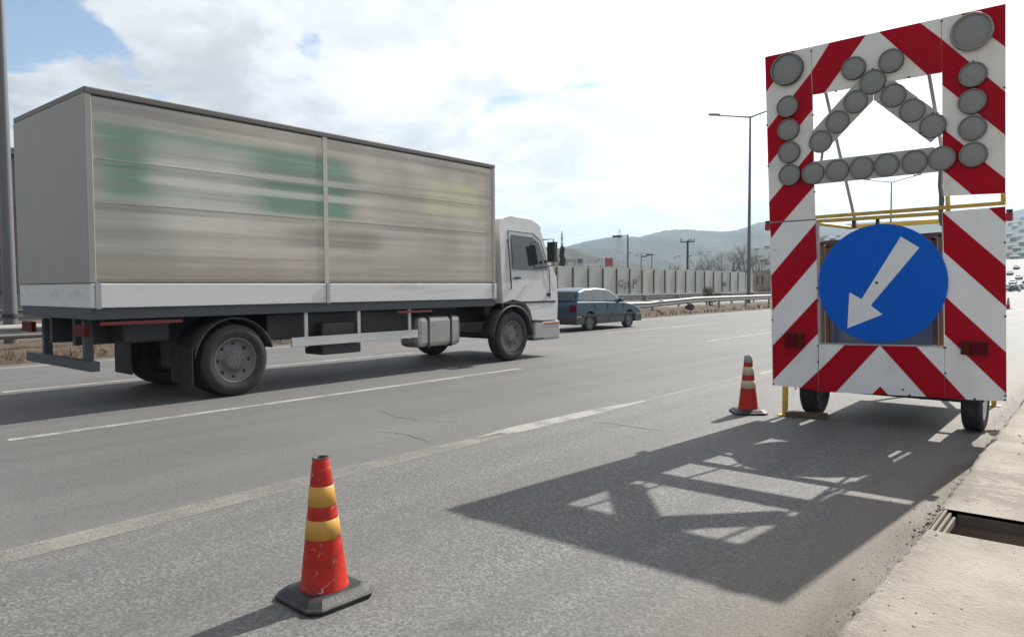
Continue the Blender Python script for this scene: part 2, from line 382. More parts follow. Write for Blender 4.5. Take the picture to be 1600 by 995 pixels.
def setp(o, label=None, cat=None, group=None, kind=None):
    if label: o['label'] = label
    if cat: o['category'] = cat
    if group: o['group'] = group
    if kind: o['kind'] = kind
    return o
def root_of(o):
    while o.parent: o = o.parent
    return o
def obj(name, mb, mats, parent=None, bevel=0, label=None, auto=None):
    """links ONE mesh object; vertices come in world coordinates, a child keeps them relative to its thing's base"""
    mats = mats if isinstance(mats, (list, tuple)) else [mats]
    V = np.array(mb.v)
    org = np.array(root_of(parent).location) if parent else np.array([(V[:, 0].min()+V[:, 0].max())/2, (V[:, 1].min()+V[:, 1].max())/2, V[:, 2].min()])
    me = bpy.data.meshes.new(name); me.from_pydata([tuple(p) for p in V-org], [], mb.f)
    for m in mats: me.materials.append(m)
    me.polygons.foreach_set('material_index', mb.m); me.polygons.foreach_set('use_smooth', mb.sm); me.update()
    o = bpy.data.objects.new(name, me); COL.objects.link(o)
    if parent: o.parent = parent
    else: o.location = org
    if bevel:
        b = o.modifiers.new('bevel', 'BEVEL'); b.width = bevel; b.segments = 2; b.limit_method = 'ANGLE'; b.angle_limit = math.radians(40)
    if label: o['label'] = label
    return o
def each(name, mb, mats, parent=None, bevel=0):
    """every separate piece of the builder becomes an object of its own"""
    key = {}; ids = [key.setdefault(tuple(round(c, 5) for c in v), len(key)) for v in mb.v]
    up = list(range(len(key)))
    def find(a):
        while up[a] != a: up[a] = up[up[a]]; a = up[a]
        return a
    for f in mb.f:
        a = find(ids[f[0]])
        for i in f[1:]: up[find(ids[i])] = a
    groups = {}
    for fi, f in enumerate(mb.f): groups.setdefault(find(ids[f[0]]), []).append(fi)
    out = []
    for fl in groups.values():
        q = MB(); mp = {}
        for fi in fl:
            g_ = []
            for i in mb.f[fi]:
                if i not in mp: mp[i] = len(q.v); q.v.append(mb.v[i])
                g_.append(mp[i])
            q.f.append(tuple(g_)); q.m.append(mb.m[fi]); q.sm.append(mb.sm[fi])
        out.append(obj(name, q, mats, parent, bevel))
    return out
def thing(name, label, cat, loc=(0, 0, 0), group=None):
    o = bpy.data.objects.new(name, None); COL.objects.link(o); o.location = loc; o.empty_display_size = .2
    return setp(o, label, cat, group)
def struct(name, mb, mats):
    return setp(obj(name, mb, mats), kind='structure')
def dup(o, parent=None, loc=None, rotz=None, label=None, group=None):
    c = o.copy(); COL.objects.link(c)
    if parent: c.parent = parent
    if loc is not None: c.location = loc
    if rotz is not None: c.rotation_euler = (0, 0, rotz)
    if label: c['label'] = label
    if group: c['group'] = group
    for ch in list(o.children): dup(ch, c)
    return c

def soft(o, w):
    b = o.modifiers.new('bevel', 'BEVEL'); b.width = w; b.segments = 4; b.limit_method = 'ANGLE'; b.angle_limit = math.radians(35); b.harden_normals = True
    o.data.polygons.foreach_set('use_smooth', [True]*len(o.data.polygons)); return o
# ------------------------------------------------------------ terrain, road, walk
KX = -.86                                   # kerb line
PIT = (-.80, .10, 4.74, 5.25)               # the open drain in the walk
# one ground sheet to the horizon with the drain's hole left open
g = MB(); B = 3500.0; zg = -.06
x0, x1, y0, y1 = PIT[0]-.03, PIT[1]+.1, PIT[2]-.1, PIT[3]+.1
for a, b_, c, d in ((-B, x0, -B, B), (x1, B, -B, B), (x0, x1, -B, y0), (x0, x1, y1, B)):
    g.sheet([(a, c, zg), (b_, c, zg), (b_, d, zg), (a, d, zg)])
struct('ground', g, ground_mat('ground_scrub', (.12, .095, .065), (.085, .08, .05), (.17, .14, .10), .05, .6))

def ramp_z(y):                              # the motorway climbs gently in the distance
    return 0 if y < 190 else (y-190)**2*.00045
def strip(xa, xb, ys, z, xoff=None):
    m = MB()
    vs = []
    for y in ys: vs += [(xa, y, z+ramp_z(y)), (xb, y, z+ramp_z(y))]
    m.add(vs, [(2*i, 2*i+1, 2*i+3, 2*i+2) for i in range(len(ys)-1)])
    return m
YS = [-40, 0, 60, 120, 190] + list(range(200, 360, 10))
struct('road', strip(-16.95, KX+.06, YS, 0), asphalt('asphalt'))
struct('road', strip(-34.4, -21.0, YS, 0), asphalt('asphalt_far', False))

# painted lines
paint = paint_worn('line_paint', (.52, .50, .47), .42, .56, .7)
paint_old = paint_worn('line_paint_old', (.37, .345, .305), .40, .66, .58)
paint_new = paint_worn('line_paint_bright', (.46, .445, .415), .40, .58, .7)
def line(pts, w, mat, name='road_marking'):
    m = MB(); vs = []
    for (x, y, ww) in pts: vs += [(x-ww*w/2, y, .004), (x+ww*w/2, y, .004)]
    m.add(vs, [(2*i, 2*i+1, 2*i+3, 2*i+2) for i in range(len(pts)-1)])
    return struct(name, m, mat)
line([(-4.70, -6, 1), (-4.75, 1.2, 1), (-4.79, 3.2, 1), (-4.76, 5.0, .9), (-4.74, 5.6, .7)], .24, paint_old)
line([(-4.84, 5.2, .05), (-4.80, 5.8, 1), (-4.76, 7.2, .9), (-4.69, 8.35, .25)], .25, paint_new)
line([(-4.69, 8.35, 1), (-4.68, 12, 1), (-4.68, 60, 1), (-4.68, 190, 1.5)], .085, paint_old)
line([(-4.60, 12.0, 1), (-4.62, 14.0, 1.3), (-4.64, 17, 1)], .10, paint)
for y0_ in (2.27, 18.4, 34.5, 50.6, 66.7, 82.8, 99, 115):
    line([(-8.43 if y0_ < 5 else -8.45, y0_, 1), (-8.36 if y0_ < 5 else -8.42, y0_+8, 1)], .12, paint)
for y0_ in (-12.8, 3.3, 19.5, 35.6, 51.7, 67.8, 84):
    line([(-12.45, y0_, 1), (-12.4, y0_+8, 1)], .13, paint)
line([(-16.28, -30, 1), (-16.2, 10, 1), (-16.15, 30, 1), (-16.0, 190, 1)], .17, paint_new)
line([(-21.6, -30, 1), (-21.6, 190, 1)], .16, paint)
# cracks in the near lane
def crack(pts, w):
    m = MB(); vs = []
    P = []
    for i in range(len(pts)-1):
        for k in range(8):
            f = k/8; P.append((pts[i][0]*(1-f)+pts[i+1][0]*f+random.gauss(0, .012), pts[i][1]*(1-f)+pts[i+1][1]*f+random.gauss(0, .012)))
    for i, (x, y) in enumerate(P):
        ww = w*(.4+random.random())*(1 if 2 < i < len(P)-3 else .3); vs += [(x-ww*.2, y-ww/2, .003), (x+ww*.2, y+ww/2, .003)]
    m.add(vs, [(2*i, 2*i+1, 2*i+3, 2*i+2) for i in range(len(P)-1)])
    return struct('road_crack', m, crackm)
crackm = pm('crack_dark', (.09, .088, .086), .9, .2, 8)
def gp(*a): return [tuple(ground(*p)[:2]) for p in a]
crack(gp((585, 639), (620, 651), (655, 657), (690, 659), (725, 658)), .014)
crack(gp((905, 657), (960, 662), (1010, 670), (1060, 675)), .012)
crack(gp((590, 672), (640, 680), (690, 697)), .012)
# raised concrete walk with ragged kerb edge and the hole for the drain
w = MB(); yy = sorted(set([-20, -6, 0, 1] + [round(1.5+.035*i, 3) for i in range(420)] + [PIT[2], PIT[3]] + [17, 20, 26, 34, 45, 60, 90, 130, 190]))
cols = []
zk = .075
for y in yy:
    j = (random.gauss(0, .006) + .012*math.sin(y*2.3)*math.sin(y*.9+1)) if 1.4 < y < 16.5 else 0
    brk = .02 if PIT[2]-.12 < y < PIT[3]+.12 else 0
    e = KX + .015 + j + brk*random.random()
    cols.append([(e-.004, y, -.02), (e+.006+abs(random.gauss(0, .003)), y, zk*.8), (min(e+.03, PIT[0]-.003), y, zk), (PIT[0], y, zk+.003), (PIT[1], y, zk+.006), (2.6, y, zk+.02), (9, y, zk+.02)])
nv = len(cols[0]); vs = [p for r in cols for p in r]; fs = []
for i in range(len(yy)-1):
    inpit = PIT[2]-1e-6 <= yy[i] and yy[i+1] <= PIT[3]+1e-6
    for k in range(nv-1):
        if k == 3 and inpit: continue
        a = i*nv+k; fs.append((a, a+1, a+nv+1, a+nv))
w.add(vs, fs)
walkm = concrete_walk()
struct('sidewalk', w, walkm)
# dirt of the median, humped, with rubble
md = MB(); yl = [-30, -12, 0] + [2+.8*i for i in range(110)] + [100, 130, 190]; xl = [-16.95, -17.3, -17.7, -18.2, -18.8, -19.4, -20.1, -20.6, -21.0]; vs = []
for y in yl:
    for k, x in enumerate(xl):
        h = 0 if k in (0, len(xl)-1) else .10+.22*math.sin(PI*k/(len(xl)-1))+random.uniform(-.05, .06)
        vs.append((x+random.uniform(-.06, .06), y, h))
md.add(vs, [(i*9+k, i*9+k+9, i*9+k+10, i*9+k+1) for i in range(len(yl)-1) for k in range(8)])
struct('median_ground', md, ground_mat('median_dirt', (.11, .08, .056), (.07, .052, .038), (.16, .122, .09), 1.2, 5, 1))

# hills: one height field in polar rows, three ridges deep
def interp(x, xs, ys): return float(np.interp(x, xs, ys))
AZ1 = [-95, -80, -60, -45, -36.7, -35.7, -33.7, -31.7, -29.8, -27.8, -26.3, -23.5, -22.2, -20.8, -16.8, -12, -5.5, -4.6, 5, 40]
EL1 = [.03, .03, .03, .04, .050, .053, .061, .067, .067, .073, .074, .071, .075, .082, .077, .076, .079, .084, .10, .10]
def bumpn(a, k, s): return sum(math.sin(a*f*k+s*f*1.7)/f for f in (1, 2.3, 4.1, 7.7))
def hill_z(az, r):
    R1, R2, R3 = 1500.0, 430.0, 620.0
    def rise(r, r0, rc): 
        u = min(max((r-r0)/(rc-r0), 0), 1); return u*u*(3-2*u)
    z1 = (EYE+interp(az, AZ1, EL1)*.955*R1)*rise(r, 420, R1)*(1 if r <= R1 else max(0, 1-(r-R1)/700))
    e2 = interp(az, [-60, -42, -37, -36, -33.5, -29.8, -28, -26], [.02, .045, .055, .053, .044, .031, .022, 0])
    z2 = (EYE*(e2 > 0)+e2*R2)*rise(r, 190, R2)*(1 if r < R2 else max(0, 1-(r-R2)/160))
    e3 = interp(az, [-29, -25, -23.5, -20.5, -16, -10, -6, -4, 10], [.0, .028, .040, .052, .055, .05, .046, .05, .06])
    z3 = (EYE*(e3 > 0)+e3*R3)*rise(r, 230, R3)*(1 if r < R3 else max(0, 1-(r-R3)/220))
    rough = (bumpn(az, .9, r*.011)+bumpn(az, 2.7, r*.03)*.5)*.0015*r*rise(r, 200, 420)
    return max(z1, z2, z3)+rough-.6
hm = MB(); azs = np.linspace(-92, 40, 330); rs = list(np.concatenate([np.linspace(185, 650, 40), np.linspace(670, 2200, 44)])); vs = []
for a in azs:
    for r in rs: vs.append((r*math.sin(math.radians(a)), r*math.cos(math.radians(a)), hill_z(a, r)))
nr = len(rs)
hm.add(vs, [(i*nr+k, i*nr+k+1, (i+1)*nr+k+1, (i+1)*nr+k) for i in range(len(azs)-1) for k in range(nr-1)], smooth=True)
struct('hills', hm, ground_mat('hill_scrub', (.036, .038, .028), (.022, .027, .018), (.06, .055, .042), .012, .06, .3))

# ------------------------------------------------------------ drain
pt = thing('drain_pit', 'open rectangular drain without its grating, sunk in the concrete walk', 'drain', (-.31, 5.24, -.5))
m = MB(); a, b_, c, d = PIT; zt, zb = .076, -.5; th = .09
m.box(a-.03, a, c-th, d+th, zb, .0); m.box(b_, b_+th, c-th, d+th, zb, .0); m.box(a, b_, c-th, c, zb, .0); m.box(a, b_, d, d+th, zb, .0)
m.box(a-.03, b_+th, c-th, d+th, zb-.05, zb)
each('pit_wall', m, pm('pit_concrete', (.19, .145, .115), .9, .3, 5, dirt=(.10, .075, .06), dirt_amt=.7), pt)
m = MB()
for i, (dx, dz) in enumerate(((.002, 0), (.027, -.014), (.052, -.03))):
    m.box(a+dx, a+dx+.017, c+.012*i, d-.012*i, zt-.045+dz, zt+dz)
each('frame', m, pm('frame_concrete', (.21, .18, .148), .9, .2, 12, bump=.3), pt, .004)
m = MB(); m.box(a+.075, b_, d-.018, d-.001, .0, zt-.018); obj('ledge', m, pm('ledge_concrete', (.10, .08, .066), .9, .3, 9), pt)

# ------------------------------------------------------------ traffic cones
def cone_base(mb, s, ch, h):
    def ring(s_, ch_, z): return [(s_, -s_+ch_, z), (s_, s_-ch_, z), (s_-ch_, s_, z), (-s_+ch_, s_, z), (-s_, s_-ch_, z), (-s_, -s_+ch_, z), (-s_+ch_, -s_, z), (s_-ch_, -s_, z)]
    L = [ring(s-.006, ch, 0), ring(s, ch, .008), ring(s, ch, h*.42), ring(s-.012, ch*.95, h*.5), ring(s*.80, ch*.8, h*.9), ring(s*.74, ch*.75, h)]
    vs = [p for r in L for p in r]
    fs = [(i*8+k, i*8+(k+1) % 8, (i+1)*8+(k+1) % 8, (i+1)*8+k) for i in range(len(L)-1) for k in range(8)] + [tuple(range(40, 48)), tuple(range(7, -1, -1))]
    mb.add(vs, fs)
def make_cone(label, bodym, bandm, capm=None, group='traffic cones along the closed lane'):
    r = thing('traffic_cone', label, 'traffic cone', (0, 0, 0), group)
    m = MB(); cone_base(m, .19, .052, .055); obj('base', m, conebase, r, .006)
    H = .68; rb, rt = .114, .040; z0 = .058
    rad = lambda z: rb+(rt-rb)*(z-z0)/(H-z0)
    m = MB(); prof = [(rad(.054)+.003, .054), (rad(.062)+.003, .062), (rad(.066), .067)]+[(rad(z), z) for z in (.2, .3, .4, .5, .6)]+[(rad(H), H-.004), (rad(H)-.003, H), (rad(H)-.01, H-.001), (rad(H)-.012, H-.10)]
    m.lathe(prof, n=40); obj('cone_body', m, bodym, r)
    for za, zb_ in ((.299, .388), (.454, .547)):
        m = MB(); m.lathe([(rad(za), za-.001), (rad(za)+.0022, za), (rad(zb_)+.0022, zb_), (rad(zb_), zb_+.001)], n=40); obj('reflective_band', m, bandm, r)
    if capm:
        m = MB(); za, zb_ = .600, .684; m.lathe([(rad(za)+.001, za), (rad(za)+.003, za+.001), (rad(zb_)+.003, zb_), (rad(zb_)-.012, zb_+.001), (rad(zb_)-.014, zb_-.06)], n=32); obj('top_cap', m, capm, r)
    else:
        m = MB(); za = .680; m.lathe([(rad(za)+.0005, za), (rad(za)+.0022, za+.001), (rad(.683)+.002, .681), (rad(.683)-.002, .684), (rad(.683)-.012, .682), (rad(.683)-.013, .60)], n=32)
        obj('torn_rim', m, dark, r)  # rim, with its lining coloured dark for the shade inside the hollow top
    return r
c1 = make_cone('scuffed red cone with two yellow bands, nearest the camera on the open asphalt', cone_red, band_y)
c1.location = (-2.925, 2.075, 0); c1.rotation_euler = (math.radians(.3), math.radians(-1.0), math.radians(-3))
c2 = make_cone('red cone with two pale bands and grey top, beside the yellow stand', cone_red2, band_p, cone_grey)
c2.location = (-3.295, 8.31, 0); c2.rotation_euler = (0, math.radians(-.5), math.radians(38))
c3 = dup(c2, None, (-4.95, 53, 0), .4, 'small distant red and white cone on the bright road beyond the right panel edge')

# ------------------------------------------------------------ the arrow board trailer
YB = 8.30
tr = thing('arrow_board_trailer', 'tall red and white striped arrow board trailer with grey lamps and blue arrow disc', 'traffic trailer', (-1.9, 9.0, 0))
def bp(px, py, y=YB): p = at(px, py, 1, YB); return (p[0], y, p[2])
def plate(name, outline, stripes, up=False, th=.012):
    m = MB(); m.prism([bp(*p) for p in outline], (0, th, 0), 0)
    for s in stripes: m.prism([bp(*p, YB-.0015) for p in s], (0, .0012, 0), 1)
    return obj(name, m, [white_up if up else white, red], tr)
# the upper board: left column, top plate, right column
plate('warning_panel', [(1195.4, 89.5), (1266.9, 73.6), (1269.5, 148.7), (1272.2, 287), (1274.0, 342.3), (1202.6, 346.6)],
      [[(1195.4, 89.5), (1243, 79), (1197, 144.7)],
       [(1267.2, 114), (1269.5, 148.7), (1270, 171), (1200, 258.6), (1198.8, 201.6)],
       [(1271.4, 231.4), (1272.3, 291), (1230.7, 338.6), (1225, 345.3), (1202.6, 346.6), (1201.6, 316.4)]], True)
plate('warning_panel', [(1267.7, 73.4), (1470.2, 28.8), (1471.2, 113.6), (1270.3, 148.5)],
      [[(1296.6, 67.1), (1353.6, 54.5), (1288.5, 145.3), (1270.3, 148.5), (1268, 113)],
       [(1373.4, 50.2), (1437.5, 36.0), (1470.4, 61), (1471.2, 113.6), (1449, 117.4)]], True)
plate('warning_panel', [(1471.0, 28.6), (1571.3, 6.4), (1571, 302), (1474.2, 306.2), (1472.6, 270), (1472.0, 113.4)],
      [[(1500.7, 22.1), (1571.3, 6.4), (1570.9, 73.8)],
       [(1471.2, 61.6), (1571.2, 144.3), (1571.1, 211.6), (1472.2, 133)],
       [(1472.9, 201), (1571, 279.5), (1571, 302), (1519, 304.3), (1473.2, 266)]], True)
# the lower board
plate('warning_panel', [(1202.8, 349.2), (1274.6, 344.2), (1276.5, 420), (1278.0, 539), (1278.4, 611), (1251, 605.6), (1207, 601.4)],
      [[(1202.8, 349.2), (1223.5, 347.8), (1204.9, 372.4)],
       [(1274.6, 348.5), (1276.3, 405), (1207, 485.3), (1205, 430.4)],
       [(1277, 465.3), (1278, 521), (1208, 594), (1207.2, 540)],
       [(1278.2, 580), (1278.4, 611), (1251, 605.6)]])
plate('warning_panel', [(1472.9, 331), (1571, 322.8), (1572.8, 626.5), (1508.7, 624), (1476.6, 621.5), (1475.8, 479)],
      [[(1544.6, 325), (1571, 322.8), (1571.3, 348.5)],
       [(1472.9, 331.5), (1571.7, 416), (1572, 480), (1474.6, 393.5)],
       [(1475.6, 462), (1572.4, 550.7), (1572.7, 615), (1476, 522)],
       [(1476.4, 587.5), (1509.8, 623.9), (1476.6, 621.5)]])
plate('warning_panel', [(1279.2, 537.2), (1374.7, 539.3), (1475.6, 541.6), (1476, 621.2), (1447.5, 619.7), (1388, 616.6), (1279.4, 611.6)],
      [[(1320.4, 538.1), (1374.5, 539.3), (1306, 612.8), (1279.4, 611.6), (1279.3, 579.5)],
       [(1374.9, 539.3), (1431.7, 540.6), (1475.8, 587), (1476, 621.2), (1447.5, 619.7)],
       [(1375.3, 603.5), (1388, 616.6), (1363, 615.4)]])
# steel members behind the seams of the plates
def member(pa, pb, wd):
    m = MB(); a_, b2 = Vector(bp(*pa, YB+.0125)), Vector(bp(*pb, YB+.0125)); u = (b2-a_).normalized(); n_ = Vector((-u.z, 0, u.x))*wd/2
    m.prism([a_+n_, b2+n_, b2-n_, a_-n_], (0, .03, 0)); obj('frame_member', m, greysteel, tr)
member((1267.5, 75), (1269.6, 146), .03); member((1470.8, 31), (1471.6, 111), .03); member((1204, 347.8), (1273, 343.4), .02)
member((1279.2, 540), (1279.3, 609), .03); member((1476.1, 545), (1476.3, 618), .03)
# edge strips, seams and bolt heads
m = MB()
for pts in ([(1275, 345.5), (1279, 345.5), (1281.6, 536), (1278.4, 536)], [(1471.2, 332), (1472.6, 332), (1475.3, 540), (1474.2, 540)]):
    m.prism([bp(*p, YB+.004) for p in pts], (0, .03, 0))
m.prism([bp(*p, YB-.004) for p in ((1279, 535.6), (1475.6, 540), (1475.6, 542.2), (1279, 537.8))], (0, .02, 0))
each('edge_strip', m, pm('edge_grey', (.36, .355, .34), .5, .1, 6), tr)
for px, py in ((1198.5, 196), (1200.5, 260), (1206, 438), (1207, 500), (1208.5, 600), (1243, 607), (1276.5, 450), (1278, 540), (1278.5, 565), (1278, 470), (1569.5, 137), (1569.5, 200), (1570, 379), (1571, 494), (1571, 618), (1570, 625), (1475, 438),
               (1475.5, 543), (1477, 583), (1477, 543), (1523, 623), (1411, 608.5), (1270.5, 180), (1273, 300), (1306, 143), (1420, 121), (1471.5, 33), (1268, 80), (1342, 59), (1421, 617), (1434, 621)):
    p = bp(px, py); m = MB(); m.lathe([(0, -.008), (.009, -.008), (.011, 0)], (p[0], YB, p[2]), 'y', 8, smooth=False); obj('bolt', m, dark, tr)
# grey lamp bars across the opening
m = MB()
for poly in ([(1271, 253), (1460, 230.3), (1473, 268), (1272, 288.7)],
             [(1344, 125), (1329.7, 139.5), (1268.5, 208), (1285.5, 240.5), (1365, 157), (1364, 126)],
             [(1365, 126), (1366, 157), (1454.6, 223.5), (1475.5, 204), (1476, 183), (1399, 127)]):
    m.prism([bp(*p, YB-.022) for p in poly], (0, .0195, 0))
each('lamp_bar', m, barmat, tr, .002)
def lamp(px, py, r, big=False, rustrim=False):
    p = bp(px, py); yb = YB-.0235
    m = MB()
    pr = [(r*.93, 0), (r, -.006), (r*1.0, -.03), (r*.965, -.038), (r*.90, -.036), (r*.885, -.028)]
    if big: pr = [(r*.9, .0), (r*1.0, -.012), (r*1.0, -.05), (r*.96, -.06), (r*.90, -.058), (r*.875, -.04)]
    m.lathe(pr, (p[0], yb+.02, p[2]), 'y', 36)
    h = obj('warning_lamp', m, rust_rim if rustrim else bulb_rim, tr)
    m = MB(); e = pr[-1][1]
    m.lathe([(r*.89, e), (r*.6, e-.010), (r*.3, e-.014), (0, e-.0155)], (p[0], yb+.02, p[2]), 'y', 36); obj('lens', m, lens, h)
    q = pr[-2][1]
    m = MB(); m.lathe([(r*.955, q-.0015), (r*.95, q-.005), (r*.905, q-.004), (r*.895, q+.004)], (p[0], yb+.02, p[2]), 'y', 36); obj('ring', m, ringm, h)
    if (px, py) in ((1364.4, 129), (1430, 254), (1458, 197.5), (1520.5, 118)):
        for k in range(3):
            m = MB(); a_ = PI/2+k*2*PI/3; m.box(p[0]+r*math.cos(a_)-.009, p[0]+r*math.cos(a_)+.009, yb-.016, yb+.02, p[2]+r*math.sin(a_)-.009, p[2]+r*math.sin(a_)+.009); obj('clip', m, dark, h)
ringm = pm('lamp_ring', (.27, .26, .235), .55, .2, 9)
rust_rim = pm('lamp_housing_worn', (.27, .225, .18), .6, .3, 9, dirt=(.13, .075, .05), dirt_amt=.8, dirt_scale=8)
lamp(1231.2, 110.0, .179, True); lamp(1519.5, 51.5, .180, True, True)
for q in ((1231.5, 167.7), (1232.9, 203.5), (1234.2, 238.7), (1234.8, 274), (1520.5, 118), (1519.7, 159.5), (1520, 200.8), (1521, 242.3),
          (1334.6, 108), (1393, 96.3), (1364.4, 129), (1337.9, 160), (1309.4, 191.3), (1283, 222), (1396.8, 150), (1426, 173.6), (1458, 197.5),
          (1271.2, 271.4), (1309, 267.2), (1347.3, 262.8), (1386, 258.4), (1429.5, 253.8), (1472.6, 248)):
    lamp(*q, .121 if q[0] != 1364.4 else .127)
# blue arrow disc
dc = bp(1375.5, 443); R0 = .618
m = MB(); m.lathe([(0, 0), (R0, 0), (R0, .006), (0, .006)], (dc[0], YB-.018, dc[2]), 'y', 96, smooth=False)
disc = obj('direction_disc', m, blue, tr)
def dp(px, py, y): p = at(px, py, 1, YB-.018); return (p[0], y, p[2])
m = MB(); m.prism([dp(*p, YB-.0195) for p in ((1324, 512.8), (1327.2, 456.8), (1346.2, 467.3), (1407.4, 369.6), (1436.6, 387), (1360.5, 477), (1379, 491.2))], (0, .0012, 0))
obj('arrow', m, pm('arrow_white', (.76, .76, .755), .5, .05, 4), disc)
m = MB(); 
for px, py, r in ((1369.8, 441.8, .014), (1357.5, 358, .006), (1425, 366, .006), (1464, 430, .006), (1383, 529, .006), (1455, 490, .006)):
    p = dp(px, py, 0); m.lathe([(0, -.003), (r, -.003), (r, 0)], (p[0], YB-.0192, p[2]), 'y', 12)
each('bolt', m, blackm, disc)
# yellow beams of the tilting frame
def beam(mb, pa, pb, t_, y, d=.045):
    a_, b2 = at(*pa, 1, y), at(*pb, 1, y); a_, b2 = Vector(a_), Vector(b2)
    u = (b2-a_).normalized(); n_ = Vector((-u.z, 0, u.x))*t_/2
    mb.prism([a_+n_, b2+n_, b2-n_, a_-n_], (0, d, 0))
m = MB(); beam(m, (1272, 339.5), (1570.5, 317), .036, 8.325); obj('frame_beam', m, yellow, tr, .004)
m = MB(); beam(m, (1272, 346), (1473, 333.2), .036, 8.33); obj('frame_beam', m, yellow, tr, .004)
m = MB(); beam(m, (1322, 355.0), (1471, 345.5), .048, 9.2); obj('frame_beam', m, yellow, tr, .004)
m = MB(); m.tube([at(1276, 349.5, 1, 8.4), at(1330, 356, 1, 9.2)], .02, 6); obj('frame_beam', m, yellow, tr)
m = MB()
for x in (1479.5, 1483.5): beam(m, (x-1, 306), (x, 334), .018 if x < 1481 else .012, 8.322)
beam(m, (1567, 301), (1567.5, 318), .038, 8.322)
each('frame_post', m, yellow, tr)
m = MB(); beam(m, (1333, 340), (1334.5, 356), .036, 8.37); beam(m, (1370.5, 342), (1370.5, 357), .03, 8.36); each('hinge_bracket', m, rust, tr)
# steel stays behind the board
m = MB(); m.tube([bp(1288, 140, YB+.03), at(1336, 345, 1, YB+.30)], .0165, 8); obj('stay_bar', m, greysteel, tr)
m = MB(); m.tube([bp(1450, 112, YB+.03), bp(1467.5, 225, YB+.12), at(1469.5, 345, 1, YB+.30)], .018, 8); obj('stay_bar', m, greysteel, tr)
m = MB(); m.tube([bp(1284.5, 236, YB+.02), bp(1281.5, 258, YB+.02)], .013, 8); obj('stay_bar', m, greysteel, tr)
m = MB(); m.tube([bp(1469, 262, YB+.05), bp(1467.5, 290, YB+.05), bp(1470.5, 312, YB+.05), bp(1468, 335, YB+.05), bp(1471, 352, YB+.05)], .022, 8); obj('cable_hose', m, pm('hose_grey', (.11, .105, .10), .7, .2, 20), tr)
# rusty portal frames and cabinet behind the disc
m = MB()
for dy, xa, xb, ya, yb_ in ((.12, 1281.5, 1471, 380, 366), (.24, 1290, 1461, 384, 372)):
    y = YB+dy
    beam(m, (xa, ya), (xb, yb_), .045, y, .04)
    beam(m, (xa+1, ya), (xa+3, 560), .045, y, .04); beam(m, (xb-1, yb_), (xb+1, 560), .05, y, .04)
each('portal_frame', m, rust, tr)
m = MB()
for xa, xb in ((1298, 1300), (1449, 1452)):
    beam(m, (xa, 382), (xb, 560), .03, YB+.4, .03)
each('portal_frame', m, rust, tr)
A_ = at(1301, 468, 1, 8.62); B2 = at(1466, 560, 1, 8.62)
m = MB(); m.box(A_[0], B2[0]-.02, 8.62, 9.5, .62, A_[2]); obj('cabinet', m, pm('cabinet_grey', (.17, .175, .18), .6, .1, 3), tr, .01)
m = MB(); m.box(A_[0]+.05, B2[0]-.08, 9.52, 9.56, .95, 2.05); obj('rear_plate', m, rust, tr)
# tail lamps, side marker lamps
for x0_, x1_, ya, yb_, sp_, am in ((1228, 1256, 521, 541, 1246, 1), (1502.5, 1543.5, 535, 552.5, 1516.5, 0)):
    a0, a1 = bp(x0_, yb_), bp(x1_, ya); sx_ = bp(sp_, ya)[0]
    m = MB(); m.box(a0[0]-.008, a1[0]+.008, YB-.012, YB-.0016, a0[2]-.008, a1[2]+.008); h = obj('tail_lamp', m, pm('lamp_body_red', (.10, .004, .007), .5, .2, 9), tr, .004)
    lo, hi = (sx_, a1[0]) if am else (a0[0], sx_)
    m = MB(); m.box(lo, hi, YB-.045, YB-.012, a0[2], a1[2]); obj('indicator_lens', m, amber, h, .008)
    lo, hi = (a0[0], sx_) if am else (sx_, a1[0])
    m = MB(); m.box(lo, hi, YB-.045, YB-.012, a0[2], a1[2]); obj('brake_lens', m, redlens, h, .008)
for px, py in ((1199, 353.5), (1577, 337)):
    p = bp(px, py); m = MB(); m.box(p[0]-.028, p[0]+.028, YB-.01, YB+.05, p[2]-.05, p[2]+.03); h = obj('side_marker_lamp', m, pm('marker_red', (.30, .012, .03), .35, .1, 9), tr, .01)
    m = MB(); m.box(p[0]-.024, p[0]+.024, YB+.0, YB+.04, p[2]+.031, p[2]+.06); obj('bracket', m, dark, h)
# chassis
m = MB(); m.box(-2.48, -2.40, 8.36, 10.6, .40, .50); m.box(-1.40, -1.32, 8.36, 10.6, .40, .50); m.box(-2.48, -1.32, 8.34, 8.42, .42, .52); m.box(-2.48, -1.32, 10.55, 10.62, .40, .50)
m.box(-2.46, -1.34, 8.42, 10.55, .50, .535); obj('chassis', m, dark, tr)
m = MB(); m.tube([(-2.6, 8.75, .31), (-1.17, 8.75, .31)], .035, 10); obj('axle', m, dark, tr)
m = MB(); m.tube([(-2.4, 10.5, .44), (-1.86, 12.0, .44)], .04, 6); m.tube([(-1.4, 10.5, .44), (-1.86, 12.0, .44)], .04, 6); m.tube([(-1.86, 11.95, .44), (-1.86, 12.4, .46)], .035, 8); obj('drawbar', m, dark, tr)
m = MB(); m.tube([(-1.86, 11.6, .2), (-1.86, 11.6, .75)], .03, 8); m.lathe([(0, -.04), (.10, -.04), (.11, -.02), (.11, .02), (.10, .04), (0, .04)], (-1.86, 11.62, .11), 'x', 18); obj('jockey_wheel', m, dark, tr)
for px, top in ((-2.67, 1), (-1.075, 1)):
    m = MB(); arc = [(px, 8.75+.37*math.cos(a), .31+.37*math.sin(a)) for a in np.linspace(.1, PI-.1, 14)]
    vs = []; 
    for q in arc: vs += [(px-.12, q[1], q[2]), (px+.12, q[1], q[2])]
    m.add(vs, [(2*i, 2*i+1, 2*i+3, 2*i+2) for i in range(13)], smooth=True)
    o = obj('mudguard', m, dark, tr); sm = o.modifiers.new('thick', 'SOLIDIFY'); sm.thickness = .006
